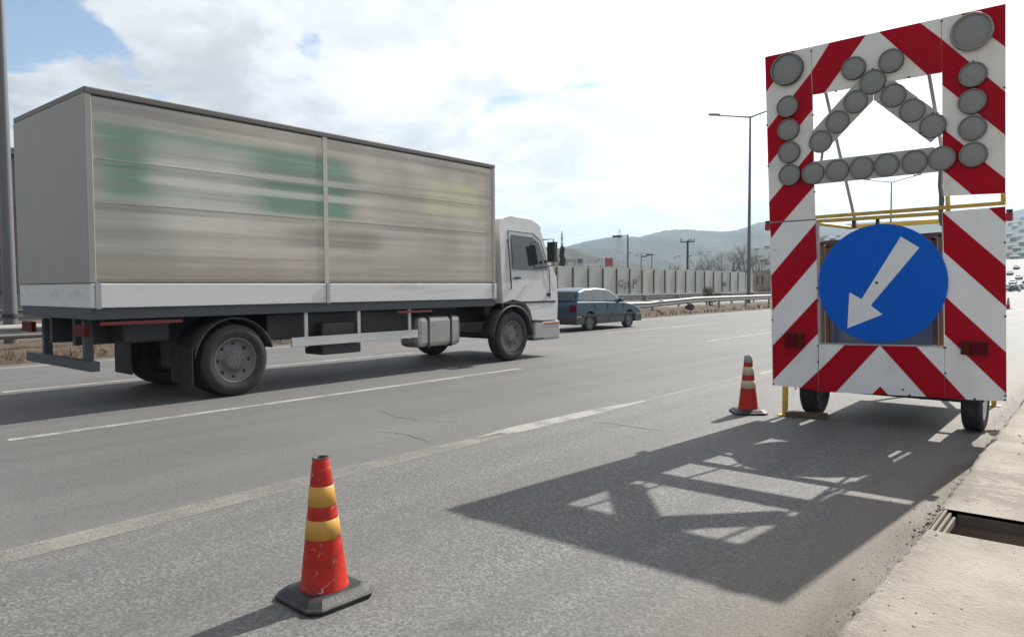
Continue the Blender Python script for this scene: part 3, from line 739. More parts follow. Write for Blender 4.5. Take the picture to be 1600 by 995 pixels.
def wheel(mbn, cx, cy, cz, R, wd, parent, rimm, side=1, nm='wheel', holes=0):
    """tyre with shoulders and grooves, dished rim, hub"""
    h = wd/2; m = MB()
    pr = [(R*.62, -h*.82), (R*.72, -h*.96), (R*.86, -h), (R*.95, -h*.88), (R*.99, -h*.7), (R, -h*.45), (R*.985, -h*.42), (R*.985, -h*.34), (R, -h*.31), (R, -h*.06), (R*.985, -h*.04), (R*.985, h*.04), (R, h*.06), (R, h*.31), (R*.985, h*.34), (R*.985, h*.42), (R, h*.45), (R*.99, h*.7), (R*.95, h*.88), (R*.86, h), (R*.72, h*.96), (R*.62, h*.82)]
    m.lathe(pr, (cx, cy, cz), 'x', 40); w_ = obj(nm, m, rubber, parent)
    m = MB(); s_ = side
    pr = [(R*.63, -h*.8), (R*.63, h*.84), (R*.60, h*.86), (R*.58, h*.6), (R*.48, h*.35), (R*.30, h*.42), (R*.28, h*.7), (R*.16, h*.78), (0, h*.78)]
    pr = [(r, s_*z) for r, z in pr]; m.lathe(pr, (cx, cy, cz), 'x', 32)
    o = obj('rim', m, rimm, w_)
    if holes:
        m = MB()
        for k in range(holes):
            a_ = 2*PI*k/holes; rr = R*.47
            m.lathe([(0, s_*(h*.40)), (R*.055, s_*(h*.40)), (R*.06, s_*h*.30)], (cx, cy+rr*math.cos(a_), cz+rr*math.sin(a_)), 'x', 10)
        each('vent_hole', m, blackm, w_)
        m = MB()
        for k in range(holes+2):
            a_ = 2*PI*k/(holes+2); rr = R*.22
            m.lathe([(0, s_*h*.84), (R*.028, s_*h*.84), (R*.03, s_*h*.7)], (cx, cy+rr*math.cos(a_), cz+rr*math.sin(a_)), 'x', 6, smooth=False)
        each('wheel_nut', m, rimm, w_)
    return w_
wheel(None, -2.67, 8.75, .305, .305, .19, tr, rimgrey, 1)
wheel(None, -1.075, 8.75, .305, .305, .19, tr, rimwhite, 1, holes=6)
for x, y, h_ in ((-2.895, 8.40, .55), (ground(1553, 634)[0], ground(1553, 634)[1], .5)):
    m = MB(); m.box(x-.026, x+.026, y-.026, y+.026, .012, h_); o = obj('support_stand', m, yellow, tr, .004)
    m = MB(); m.box(x-.075, x+.075, y-.06, y+.06, 0, .012); obj('foot_plate', m, yellow, o)
# timber under the wheel
m = MB(); m.box(-2.88, -2.44, 8.38, 8.48, .001, .06)
pk = setp(obj('timber_chock', m, wood, None, .006), 'dark weathered timber wedged behind the left trailer wheel', 'timber')
pk.rotation_euler = (0, 0, math.radians(14))

# ------------------------------------------------------------ the truck
TX, TW = -9.35, 2.5
tk = thing('cargo_truck', 'large dirty curtain sided truck with faded green band and white cab', 'truck', (-10.6, 3.0, 0))
XL = TX-TW; XC = TX-TW/2
m = MB(); m.box(XL, TX, 3.4, 10.7, 1.57, 3.80); box_ = obj('cargo_box', m, tarp, tk, .05)
m = MB(); m.box(XL-.01, TX+.015, 3.39, 10.72, 3.80, 3.88); obj('roof_rail', m, pm('rail_dark', (.12, .115, .105), .5, .2, 2), box_, .015)
m = MB(); m.box(XL-.005, TX+.012, 3.385, 3.47, 1.57, 3.80); m.box(XL-.005, TX+.012, 10.62, 10.715, 1.57, 3.80); each('corner_post', m, pm('post_grey', (.30, .285, .26), .5, .2, 2), box_, .01)
m = MB(); m.box(TX+.001, TX+.008, 6.72, 6.80, 1.57, 3.80); obj('centre_post', m, pm('post_pale', (.48, .455, .41), .5, .15, 2), box_)
m = MB(); m.box(TX+.001, TX+.006, 3.5, 10.6, 2.53, 2.545); m.box(TX+.001, TX+.006, 3.5, 10.6, 3.05, 3.06); each('seam', m, pm('seam_grey', (.34, .315, .28), .7, .1, 5), box_)
m = MB(); m.box(XL-.01, TX+.012, 3.4, 10.74, 1.27, 1.565); ds = obj('drop_side', m, dropside, tk, .01)
m = MB()
for y in (3.45, 6.74, 10.62): m.box(TX+.013, TX+.03, y, y+.06, 1.26, 1.575)
each('latch', m, zinc, ds)
m = MB(); m.box(XL+.02, TX-.03, 3.42, 10.72, 1.13, 1.265); obj('floor_frame', m, chassis, tk)
m = MB(); m.box(XC-.45, XC-.36, 3.5, 12.6, .78, 1.13); m.box(XC+.36, XC+.45, 3.5, 12.6, .78, 1.13); m.box(XC-.45, XC+.45, 4.0, 4.1, .8, 1.1); m.box(XC-.45, XC+.45, 8.0, 8.1, .8, 1.1); m.box(XC-.3, XC+.3, 4.9, 5.6, .35, .75); m.box(XC-.4, XC+.3, 7.3, 8.0, .55, 1.05); obj('ladder_chassis', m, dark, tk)
for y, x, n_ in ((5.25, TX-.02-.14, 8), (5.25, XL+.16, 8), (11.28, TX-.03-.13, 8), (11.28, XL+.15, 8)):
    side = 1 if x > XC else -1
    wheel(None, x, y, .50, .50, .29, tk, rimgrey, side, holes=n_)
    if y < 6: wheel(None, x-side*.32, y, .50, .50, .27, tk, rimgrey, side)
m = MB(); m.tube([(XL+.4, 5.25, .5), (TX-.4, 5.25, .5)], .09, 10); m.tube([(XL+.3, 11.28, .48), (TX-.3, 11.28, .48)], .06, 10); obj('axle', m, dark, tk)
for sx_ in (TX-.32, XL+.32):
    m = MB(); vs = []
    for a_ in np.linspace(.25, PI-.1, 14): vs += [(sx_-.32, 5.25+.58*math.cos(a_), .5+.58*math.sin(a_)), (sx_+.30, 5.25+.58*math.cos(a_), .5+.58*math.sin(a_))]
    m.add(vs, [(2*i, 2*i+1, 2*i+3, 2*i+2) for i in range(13)], smooth=True); o = obj('mudguard', m, dark, tk); o.modifiers.new('thick', 'SOLIDIFY').thickness = .015
    m = MB(); m.box(sx_-.30, sx_+.30, 4.62, 4.635, .22, .72); each('mud_flap', m, rubber, tk)
m = MB(); m.box(TX-.07, TX-.03, 6.15, 8.68, .62, .76)
for y in (6.4, 7.4, 8.5): m.box(TX-.10, TX-.07, y, y+.06, .60, 1.13)
obj('side_guard', m, pm('guard_white', (.55, .55, .53), .5, .15, 2), tk, .008)
m = MB(); m.box(XC-.95, XC+.95, 5.9, 8.7, .72, 1.12); m.box(XC-.9, XC+.9, 3.9, 4.5, .8, 1.12); each('underside_shade_fill', m, dark, tk, .03)  # dark boxes added to deepen the shade beneath the truck bed
m = MB(); m.box(TX-.62, TX-.10, 8.75, 9.85, .42, .98); tkk = obj('fuel_tank', m, alu, tk, .09)
m = MB(); m.box(TX-.63, TX-.095, 8.98, 9.03, .41, .985); m.box(TX-.63, TX-.095, 9.55, 9.60, .41, .985); each('tank_strap', m, dark, tkk)
m = MB(); m.lathe([(0, .05), (.06, .05), (.06, 0)], (TX-.35, 9.3, .98), 'z', 14); obj('tank_cap', m, dark, tkk)
m = MB(); m.box(TX-.6, TX-.12, 6.75, 7.5, .45, .95); obj('tool_locker', m, dark, tk, .02)
m = MB(); m.box(XL+.1, TX-.1, 3.42, 3.52, .50, .62); m.box(XL+.5, XL+.58, 3.5, 3.6, .5, 1.1); m.box(TX-.58, TX-.5, 3.5, 3.6, .5, 1.1); obj('underrun_bar', m, chassis, tk)
for sx_ in (XL+.12, TX-.52):
    m = MB(); m.box(sx_, sx_+.40, 3.37, 3.43, .92, 1.06); obj('tail_lamp', m, redlens, tk, .01)
m = MB(); m.box(TX-.005, TX+.0, 3.5, 4.5, 1.06, 1.10); m.box(TX-.005, TX+.0, 8.2, 9.0, 1.06, 1.10); each('reflector_strip', m, pm('refl_red', (.14, .012, .014), .4, .1, 5), tk)
# cab: side profile swept across the width, narrower at the roof
cx0, cx1 = XL+.05, TX-.02
prof = [(10.98, .92), (10.98, 2.72), (11.05, 2.86), (11.35, 2.95), (12.05, 2.92), (12.30, 2.82), (12.62, 1.95), (12.78, 1.72), (12.82, 1.2), (12.80, .78), (12.3, .78), (11.92, .80), (11.84, 1.02), (11.66, 1.18), (11.28, 1.24), (10.98, 1.18)]
def sweep(mb, prof, xa, xb, taper):
    L = [(xa, 0), (xb, 1)]; n_ = len(prof); vs = []
    for side, x in ((-1, xa), (1, xb)):
        for (y, z) in prof: vs.append((x-side*taper(z), y, z))
    fs = [tuple(range(n_-1, -1, -1)), tuple(range(n_, 2*n_))]
    fs = [tuple(range(n_)), tuple(range(2*n_-1, n_-1, -1))]
    fs += [(i, i+n_, (i+1) % n_+n_, (i+1) % n_) for i in range(n_)]
    mb.add(vs, fs)
ct = lambda z: max(0, z-1.7)*.10
def fixn(o):
    bm = bmesh.new(); bm.from_mesh(o.data); bmesh.ops.recalc_face_normals(bm, faces=bm.faces); bm.to_mesh(o.data); bm.free(); return o
m = MB(); sweep(m, prof, cx0, cx1, ct); cab = soft(fixn(obj('cab', m, truckwhite, tk)), .06)
sidex = lambda z, e=.004: cx1-ct(z)+e
def sidepoly(mb, pts, e=.004, th=.004): mb.prism([(sidex(z, e), y, z) for y, z in pts], (-th*.9, 0, 0))
m = MB(); sidepoly(m, [(11.32, 1.86), (11.32, 2.56), (12.0, 2.54), (12.24, 2.42), (12.46, 1.86)], .006); wn = obj('side_window', m, glass, cab)
m = MB()
for pa, pb in (((11.25, .86), (11.25, 2.64)), ((11.25, 2.64), (12.06, 2.62)), ((12.06, 2.62), (12.30, 2.48)), ((12.30, 2.48), (12.54, 1.86)), ((12.54, 1.86), (12.54, 1.25))):
    m.tube([(sidex(pa[1], .0), pa[0], pa[1]), (sidex(pb[1], .0), pb[0], pb[1])], .008, 4)
each('door_seam', m, pm('seam_dark', (.06, .06, .06), .7, .1, 5), cab)
m = MB(); m.box(cx1, cx1+.025, 11.34, 11.52, 1.66, 1.70); obj('door_handle', m, dark, cab)
m = MB(); m.box(cx1+.001, cx1+.02, 12.42, 12.54, 1.30, 1.37); obj('indicator', m, amber, cab, .006)
m = MB(); m.box(cx1+.0005, cx1+.012, 11.0, 12.72, 1.16, 1.20); obj('trim_strip', m, dark, cab)
m = MB(); m.box(cx1+.02, cx1+.06, 12.30, 12.36, 2.0, 2.06); m.tube([(cx1-.03, 12.32, 2.5), (cx1+.24, 12.34, 2.5), (cx1+.24, 12.34, 1.95), (cx1, 12.34, 1.92)], .014, 6); m.box(cx1+.13, cx1+.33, 12.26, 12.36, 2.02, 2.44); obj('mirror', m, dark, cab, .02)
m = MB(); m.prism([(XC-.95, 12.36, 2.62), (XC+.95, 12.36, 2.62), (XC+1.0, 12.63, 1.98), (XC-1.0, 12.63, 1.98)], (0, .012, .004)); obj('windscreen', m, glass, cab)
m = MB(); m.box(XC-1.0, XC+1.0, 12.30, 12.52, 2.66, 2.80); obj('sun_visor', m, pm('visor', (.2, .14, .05), .4, .1, 5), cab, .02)
m = MB(); m.box(cx0+.02, cx1+.01, 11.98, 12.90, .36, .77); each('bumper', m, pm('bumper_grey', (.36, .36, .36), .5, .1, 3), cab, .05)
for sx_ in (cx0+.1, cx1-.5):
    m = MB(); m.box(sx_, sx_+.4, 12.88, 12.92, .46, .64); obj('headlight', m, paleboard, cab, .02)
m = MB(); m.box(cx1+.008, cx1+.016, 12.3, 12.85, .70, .735); obj('side_stripe', m, pm('stripe_orange', (.40, .12, .05), .5, .1, 5), cab)
m = MB(); vs = []
for a_ in np.linspace(.0, PI, 16): vs += [(cx1-.30, 11.28+.60*math.cos(a_), .5+.60*math.sin(a_)), (cx1+.025, 11.28+.60*math.cos(a_), .5+.60*math.sin(a_))]
m.add(vs, [(2*i, 2*i+1, 2*i+3, 2*i+2) for i in range(15)], smooth=True); o = obj('wheel_arch', m, dark, cab); o.modifiers.new('thick', 'SOLIDIFY').thickness = .03
m = MB(); m.box(XC-.95, XC+.95, 10.74, 10.96, .95, 1.5); m.tube([(TX-.35, 10.85, .9), (TX-.35, 10.85, 2.5)], .06, 10); obj('air_intake', m, dark, tk)
m = MB()
for z in (.42, .78): m.box(cx1-.14, cx1+.012, 11.92, 12.28, z-.03, z)
each('step', m, dark, cab)
m = MB(); m.tube([(cx1+.002, 11.20, 1.45), (cx1+.03, 11.20, 1.5), (cx1+.03-.08, 11.20, 2.4), (cx1-.075, 11.20, 2.45)], .014, 6); obj('grab_handle', m, dark, cab)

# ------------------------------------------------------------ cars
def make_car(label, paintm, loc, rotz=0, hatch=True, group=None, detail=True):
    """built with its nose towards +Y about its own base, then placed"""
    r = thing('car', label, 'car', (0, 0, 0), group)
    L, Wd = 4.2, 1.72; h = Wd/2
    low = [(-2.05, .30), (-2.1, .55), (-2.08, .88), (-1.98, .99), (-.5, .97), (1.0, .93), (1.6, .84), (1.95, .72), (2.08, .58), (2.1, .34), (1.80, .24)]
    def arch(c): return [(c+.36*math.cos(a), .30+.36*math.sin(a)) for a in np.linspace(.0, PI, 9)]
    low += [(1.78, .22)] + arch(1.28) + arch(-1.28) + [(-1.85, .22)]
    m = MB(); sweep(m, low, -h, h, lambda z: max(0, z-.6)*.12); body = soft(fixn(obj('body', m, paintm, r)), .09 if detail else .04)
    m = MB()
    for ya, yb_ in ((-2.13, -1.66), (-.90, .90), (1.66, 2.125)): m.box(-h-.008, h+.008, ya, yb_, .23, .50)
    each('lower_cladding', m, pm('cladding', (.035, .037, .04), .6, .15, 5), r, .02)
    cabp = [(-2.0, .96), (-1.72, 1.33), (-1.4, 1.42), (-.6, 1.46), (.0, 1.43), (.28, 1.36), (1.12, .93)] if hatch else [(-1.45, .96), (-.95, 1.38), (-.7, 1.43), (.1, 1.44), (.32, 1.39), (1.05, .95)]
    tp = lambda z: .06+max(0, z-.93)*.36
    m = MB(); sweep(m, cabp, -h, h, tp); soft(fixn(obj('greenhouse', m, paintm, r)), .08 if detail else .04)
    for s_ in (-1, 1):
        def sp2(pts): 
            mm = MB(); mm.prism([(s_*(h-tp(z)+.004), y, z) for y, z in pts], (-s_*.006, 0, 0)); return mm
        obj('side_window', sp2([(-1.66, 1.0), (-1.52, 1.27), (-1.0, 1.35), (-1.0, 1.0)] if hatch else [(-1.15, 1.0), (-.85, 1.32), (-.55, 1.36), (-.55, 1.0)]), glass, r)
        obj('side_window', sp2([(-.92, 1.0), (-.92, 1.37), (-.22, 1.375), (-.22, 1.0)] if hatch else [(-.48, 1.0), (-.48, 1.365), (-.1, 1.37), (-.1, 1.0)]), glass, r)
        obj('side_window', sp2([(-.14, 1.0), (-.14, 1.375), (.12, 1.36), (.76, 1.0)]), glass, r)
        for cy in (1.28, -1.28): wheel(None, s_*(h-.11), cy, .30, .30, .19, r, rimgrey, s_)
        m = MB(); m.box(s_*(h+.02)-.08, s_*(h+.02)+.08, .55, .68, .95, 1.08); obj('mirror', m, paintm, r, .03)
        m = MB(); m.box(s_*(h-.16)-.13, s_*(h-.16)+.13, -2.12, -1.98, .66, .88); obj('tail_light', m, redlens, r, .02)
        m = MB(); m.box(s_*(h-.24)-.17, s_*(h-.24)+.17, 1.98, 2.09, .58, .72); obj('headlight', m, paleboard, r, .03)
        m = MB(); m.box(s_*h-.012, s_*h+.012, -1.75, 1.75, .50, .56); obj('rub_strip', m, dark, r)
        m = MB()
        for y in (-.96, -.18, .85): m.box(s_*(h-.01)-.012, s_*(h-.01)+.0035, y, y+.012, .36, .93)
        each('door_seam', m, blackm, r)
    b0, b1 = cabp[-2], cabp[-1]; m = MB(); e = .012
    m.prism([(-h+tp(b0[1])+.08, b0[0]+e, b0[1]-.01), (h-tp(b0[1])-.08, b0[0]+e, b0[1]-.01), (h-tp(b1[1])-.06, b1[0]-.06+e, b1[1]+.05), (-h+tp(b1[1])+.06, b1[0]-.06+e, b1[1]+.05)], (0, .006, .008)); obj('windscreen', m, glass, r)
    b0, b1 = cabp[1], cabp[0]; m = MB()
    m.prism([(-h+tp(b0[1])+.1, b0[0]-.012, b0[1]-.02), (h-tp(b0[1])-.1, b0[0]-.012, b0[1]-.02), (h-tp(b1[1])-.1, b1[0]+.02, b1[1]+.07), (-h+tp(b1[1])+.1, b1[0]+.02, b1[1]+.07)], (0, -.012, .004)); obj('rear_window', m, glass, r)
    m = MB(); m.box(-h+.05, h-.05, -2.14, -1.95, .30, .52); m.box(-h+.05, h-.05, 1.95, 2.14, .28, .50); each('bumper', m, dark, r, .03)
    r.location = loc; r.rotation_euler = (0, 0, rotz); return r
car1 = make_car('dark blue hatchback driving in the lane beyond the truck cab', carblue, (-14.45, 21.75, 0), 0, True)
silver = pm('car_silver', (.34, .35, .36), .3, .05, 3, coat=.6, metal=.3); darkcar = pm('car_dark', (.04, .042, .045), .3, .05, 3, coat=.6)
def far_spot(px, y): p = at(px, 440, 1, y); return (p[0], y, ramp_z(y))
GC = 'cars in the far traffic past the board'
fc = make_car('dark car in the far traffic, lowest beside the striped board edge', darkcar, far_spot(1586, 178), 0, False, GC, False)
fcp = make_car('silver car in the far traffic beside the striped board edge', silver, far_spot(1594, 215), 0, True, GC, False)
dup(fc, None, far_spot(1576.5, 190), PI, 'tiny dark car partly hidden by the edge of the striped board', GC)
for px, y in ((1583, 245), (1592, 272), (1578, 292), (1588, 315)):
    dup(fcp, None, far_spot(px, y), PI, 'small pale car on the rising far road past the board', GC)

# ------------------------------------------------------------ guard rails in the median
def rail(label, X, zt_fn, y0_, y1_, step, side=1, postm=galv):
    r = thing('guard_rail', label, 'guard rail', (X, y0_, 0))
    prof = [(.0, 0), (.03, -.03), (.075, -.06), (.075, -.10), (.02, -.14), (.02, -.17), (.075, -.21), (.075, -.25), (.03, -.28), (0, -.31)]
    ys = list(np.arange(y0_, y1_+.01, 1.0)); ys = sorted(set(ys+[33.0, 33.4])); vs = []
    for y in ys:
        zt_ = zt_fn(y)
        for dx, dz in prof: vs.append((X+side*dx+.01*math.sin(y*.7), y, zt_+dz))
    n_ = len(prof); m = MB(); m.add(vs, [(i*n_+k, i*n_+k+1, (i+1)*n_+k+1, (i+1)*n_+k) for i in range(len(ys)-1) for k in range(n_-1)], smooth=True)
    o = obj('beam', m, galv, r); o.modifiers.new('thick', 'SOLIDIFY').thickness = .012
    m = MB()
    y = y0_+.5
    while y < y1_:
        m = MB(); x_ = X-side*.07; zt_ = zt_fn(y)
        m.box(x_-.05, x_+.05, y-.06, y+.06, -.2, zt_-.02); m.box(x_+side*.05, x_+side*.08, y-.05, y+.05, zt_-.26, zt_-.06)
        obj('post', m, postm, r)
        y += step
    return r
def za(y):
    if y < 33.0: return .76-.04*max(0, (y-29)/4 if y > 29 else 0)
    return .78+.12*min(1, max(0, (y-33.4)/4))
rail('near galvanised guard rail of the median with a kink beyond the blue car', -17.8, za, -4.0, 120.0, 4.0)
rail('second guard rail behind the first, along the far side of the median', -20.55, lambda y: 1.0, -4.0, 130.0, 4.0, -1)
# dry grass and weeds under the rails: uncountable
gm = MB()
for _ in range(9000):
    y = 3+117*random.random()**1.6; x = -17.05-random.random()**1.5*3.6; hgt = random.uniform(.06, .26); a_ = random.uniform(0, PI); dx, dy_ = .012*math.cos(a_)*(1+y*.04), .012*math.sin(a_)*(1+y*.04); lx, ly = random.uniform(-.12, .12), random.uniform(-.12, .12)
    zb_ = .08
    gm.add([(x-dx, y-dy_, zb_), (x+dx, y+dy_, zb_), (x+lx, y+ly, zb_+hgt)], [(0, 1, 2)])
gso = obj('grass', gm, strawm); setp(gso, 'dry straw coloured grass and weeds under the guard rails', 'grass', None, 'stuff')

# ------------------------------------------------------------ lamps, poles
def double_lamp(label, x, y, hgt=12.9, rot=0, group='double armed lamps in the median'):
    r = thing('street_lamp', label, 'street lamp', (0, 0, 0), group)
    m = MB(); m.tube([(0, 0, 0), (0, 0, 4), (0, 0, 8), (0, 0, hgt)], [.14, .115, .09, .06], 14); p_ = obj('pole', m, polegrey, r)
    m = MB(); m.box(-.16, .16, -.16, .16, 0, .02); m.tube([(0, 0, .88), (0, 0, .96)], .158, 14); obj('base_plate', m, dark, p_)
    for s_ in (-1, 1):
        m = MB(); m.tube([(0, 0, hgt-.05), (s_*1.1, 0, hgt+.18), (s_*2.3, 0, hgt+.42)], [.05, .04, .035], 8); a_ = obj('arm', m, polegrey, r)
        m = MB(); m.prism([(s_*2.15, -.10, hgt+.40), (s_*2.15, .10, hgt+.40), (s_*2.95, .15, hgt+.52), (s_*2.95, -.15, hgt+.52)], (0, 0, .12)); obj('lamp_head', m, pm('lamp_grey', (.16, .16, .16), .5, .1, 3), a_, .03)
    r.location = (x, y, 0); r.rotation_euler = (0, 0, rot); return r
l0 = double_lamp('thick grey lamp pole at the left picture edge behind the truck tail', -18.65, 5.15)
m = MB(); m.tube([(0, 0, 3.95), (.25, .35, 4.15)], .035, 6); m.tube([(0, 0, 3.9), (0, 0, 4.0)], .125, 12); obj('bracket', m, dark, l0)
lp = at(1171.2, 300, 0, -19.2)
l1_ = double_lamp('tall double armed grey street lamp left of the striped board', -19.2, lp[1], 12.9)
lp = at(1384, 300, 0, -19.2)
dup(l1_, None, (-19.3, lp[1]+3, 0), 0, 'distant double armed lamp seen through the opening of the board')
def single_lamp(label, px, ptop, y, arm_dx, group='single armed lamps beyond the wall'):
    p = at(px, ptop, 1, y); b0 = at(px+arm_dx, ptop+3, 1, y); hgt = p[2]
    r = thing('street_lamp', label, 'street lamp', (p[0], y, 0), group)
    m = MB(); m.tube([(p[0], y, 0), (p[0], y, hgt)], [.16, .12], 8); obj('pole', m, polegrey, r)
    m = MB(); m.tube([(p[0], y, hgt-.1), (b0[0], y, b0[2]+.1)], .06, 6); a_ = obj('arm', m, polegrey, r)
    s_ = 1 if arm_dx > 0 else -1; l_ = .33*abs(b0[0]-p[0])
    m = MB(); m.box(min(b0[0], b0[0]-s_*l_*1.6), max(b0[0], b0[0]-s_*l_*1.6), y-.25, y+.25, b0[2]-.12, b0[2]+.18); obj('lamp_head', m, dark, a_, .05)
    return r
single_lamp('single armed lamp above the noise wall, left of the utility pole', 981, 367, 95, -23)
single_lamp('smaller lamp behind the wall, its arm pointing right', 1002, 395, 150, 19)
single_lamp('smaller lamp behind the wall with its arm pointing left', 1018.5, 398, 160, -16)
def utility_pole():
    y = 100.0; p = at(1074.5, 376, 1, y); x = p[0]; h_ = p[2]
    r = thing('utility_pole', 'wooden utility pole with crossarm and insulators standing above the noise wall', 'utility pole', (x, y, 0))
    m = MB(); m.tube([(x, y, 0), (x, y, h_)], [.20, .15], 8); obj('pole', m, dark, r)
    a_, b2 = at(1063.5, 378.5, 1, y), at(1085, 377.5, 1, y); m = MB(); m.tube([a_, b2], .09, 6); o = obj('crossarm', m, dark, r)
    for px in (1064, 1076.5, 1080, 1084.5):
        q = at(px, 377, 1, y); m = MB(); m.lathe([(0, .42), (.09, .38), (.11, .1), (.05, 0)], tuple(q), 'z', 8); obj('insulator', m, polegrey, o)
    q = at(1078, 402, 1, y); m = MB(); m.tube([(x, y, q[2]), (q[0], y, q[2]+.2), (q[0]+.3, y, q[2]+.2)], .06, 6); obj('bracket', m, dark, r)
utility_pole()
def pylon(label, px, ptop, y, wdt, lat=True):
    p = at(px, ptop, 1, y); x, h_ = p[0], p[2]
    r = thing('pylon', label, 'pylon', (x, y, 0)); m = MB(); w0, w1 = wdt, wdt*.28
    def cr(z): f_ = z/h_; return w0+(w1-w0)*f_
    rt = .10
    for sx_ in (-1, 1):
        for sy in (-1, 1): m.tube([(x+sx_*w0, y+sy*w0, 0), (x+sx_*w1, y+sy*w1, h_*.92), (x, y, h_)], rt, 4)
    zs = np.linspace(0, h_*.92, 9)
    for i in range(8):
        a_, b2 = cr(zs[i]), cr(zs[i+1])
        for sy in (-1, 1):
            m.tube([(x-a_, y+sy*a_, zs[i]), (x+b2, y+sy*b2, zs[i+1])], rt*.6, 3); m.tube([(x+a_, y+sy*a_, zs[i]), (x-b2, y+sy*b2, zs[i+1])], rt*.6, 3)
    obj('tower', m, polegrey, r)
    for k, f_ in enumerate((.78, .88)):
        m = MB(); m.tube([(x-wdt*1.2, y, h_*f_), (x+wdt*1.2, y, h_*f_)], rt, 4); obj('crossarm', m, polegrey, r)
pylon('lattice pylon in front of the hills, left of the utility pole', 968, 358, 430, 3.2)
pylon('thin distant mast above the dark tree beside the cab', 878, 361, 260, .7)

# ------------------------------------------------------------ noise wall
XW = -36.0; ps = .0659*36
nw = thing('noise_barrier', 'long pale concrete noise wall of upright panels beyond the road', 'noise wall', (XW, 60, 0))
yp = at(868.5, 430, 0, XW)[1]; k0 = -10
for k in range(k0, 21):
    ya, yb_ = yp+k*ps, yp+(k+1)*ps; dz = random.uniform(-.03, .03)
    if yb_ > 91.5: break
    m = MB(); m.box(XW-.08, XW+.06, ya+.11, yb_-.11, .78, 3.24+dz); obj('panel', m, concpanel if random.random() < .6 else pm('wall_concrete_b%d' % (k % 3), (.46-.035*(k % 3), .46-.03*(k % 3), .41-.015*(k % 3)), .85, .15, 1.3, dirt=(.34, .34, .3), dirt_amt=.5, dirt_scale=.7), nw)
    m = MB(); m.box(XW-.12, XW+.13, ya-.09, ya+.09, .1, 3.12); obj('post', m, concpost, nw)
m = MB(); m.box(XW-.2, XW+.16, yp+k0*ps, 91.8, -.1, .79); obj('plinth', m, concplinth, nw)
# graffiti strokes on two panels
def wp(px, py): p = at(px, py, 0, XW+.066); return (p[0], p[1], p[2])
m = MB()
for st_ in ([(974, 438), (968, 437.5), (966.5, 441), (967, 445), (971, 446), (974, 443)], [(968, 445), (972, 447), (971.5, 451)], [(976, 441), (980, 444), (983, 444.5), (981, 440)], [(975, 446), (977, 448), (976, 452)], [(989, 437), (991, 436.5), (990, 441), (989, 451)], [(991, 441), (993, 443), (994.5, 438.5), (992.5, 437)], [(984.5, 440), (984, 446), (980, 449)]):
    m.tube([wp(*q) for q in st_], .05, 4)
each('graffiti', m, sprayink, nw)
# small dark sign in front of the wall
p = at(1131, 444.5, 0, -34.6); sg = thing('road_sign', 'small dark sign plate on a post in front of the pale wall', 'sign', (p[0], p[1], 0))
m = MB(); m.tube([(p[0], p[1], 0), (p[0], p[1], p[2])], .045, 8); obj('post', m, galv, sg)
m = MB(); m.box(p[0]+.04, p[0]+.07, p[1]-.42, p[1]+.42, p[2]-.22, p[2]+.28); o = obj('sign_plate', m, blackm, sg, .02)
m = MB(); m.box(p[0]+.071, p[0]+.075, p[1]-.26, p[1]+.26, p[2]+.13, p[2]+.17); m.box(p[0]+.071, p[0]+.075, p[1]-.26, p[1]+.26, p[2]-.12, p[2]-.08); each('mark', m, paleboard, o)

# ------------------------------------------------------------ trees and shrubs
def branch(m, p, d, ln, r, lvl, tips, nsub=3):
    q = p+d*ln*.5+Vector((random.gauss(0, .04), random.gauss(0, .04), 0))*ln; e = p+d*ln+Vector((random.gauss(0, .06), random.gauss(0, .06), .03))*ln
    m[0 if lvl < 2 else 1].tube([p, q, e], [r, r*.75, r*.5], 5 if lvl < 2 else 3, caps=False)
    if lvl >= 4: tips.append(e); return
    for _ in range(nsub if lvl else nsub+2):
        dd = (d+Vector((random.gauss(0, .5), random.gauss(0, .5), random.gauss(.12, .3)))).normalized()
        branch(m, p.lerp(e, random.uniform(.45, 1)), dd, ln*random.uniform(.55, .8), r*.5, lvl+1, tips, nsub)
def bare_tree(label, x, y, h_, group=None, z=0.0):
    r = thing('bare_tree', label, 'tree', (x, y, z), group); tm, cm = MB(), MB(); tips = []
    branch((tm, cm), Vector((x, y, z-.3)), Vector((random.gauss(0, .05), random.gauss(0, .05), 1)).normalized(), h_*.42, h_*.022, 0, tips)
    obj('trunk', tm, bark, r); obj('crown', cm, twig, r); return r
def leafy(mb, c, rad, n, sz, squash=1.0):
    for _ in range(n):
        u = Vector((random.gauss(0, 1), random.gauss(0, 1), random.gauss(0, 1))).normalized()*rad*random.random()**.4
        p = Vector(c)+Vector((u.x, u.y, u.z*squash)); a_ = Vector((random.gauss(0, 1), random.gauss(0, 1), random.gauss(0, 1))).normalized()*sz; b2 = a_.orthogonal().normalized()*sz*.5
        mb.add([p-a_, p+b2, p+a_, p-b2], [(0, 1, 2, 3)])
def conifer(label, px, ptop, y, wid):
    p = at(px, ptop, 1, y); h_ = p[2]; r = thing('dark_tree', label, 'tree', (p[0], y, 0)); m = MB(); m.tube([(p[0], y, 0), (p[0], y, h_*.9)], [.18, .05], 6); obj('trunk', m, bark, r)
    m = MB()
    for i in range(26):
        f_ = i/26; rr = wid*(1-f_*.85)*random.uniform(.6, 1.1); a_ = random.uniform(0, 2*PI)
        leafy(m, (p[0]+rr*.5*math.cos(a_), y+rr*.5*math.sin(a_), h_*(.22+.76*f_)), rr*.6+.15, 60, .16, 1.2)
    obj('crown', m, leafdark, r)
conifer('dark pointed evergreen behind the wall beside the truck cab', 878, 384, 64, .55)
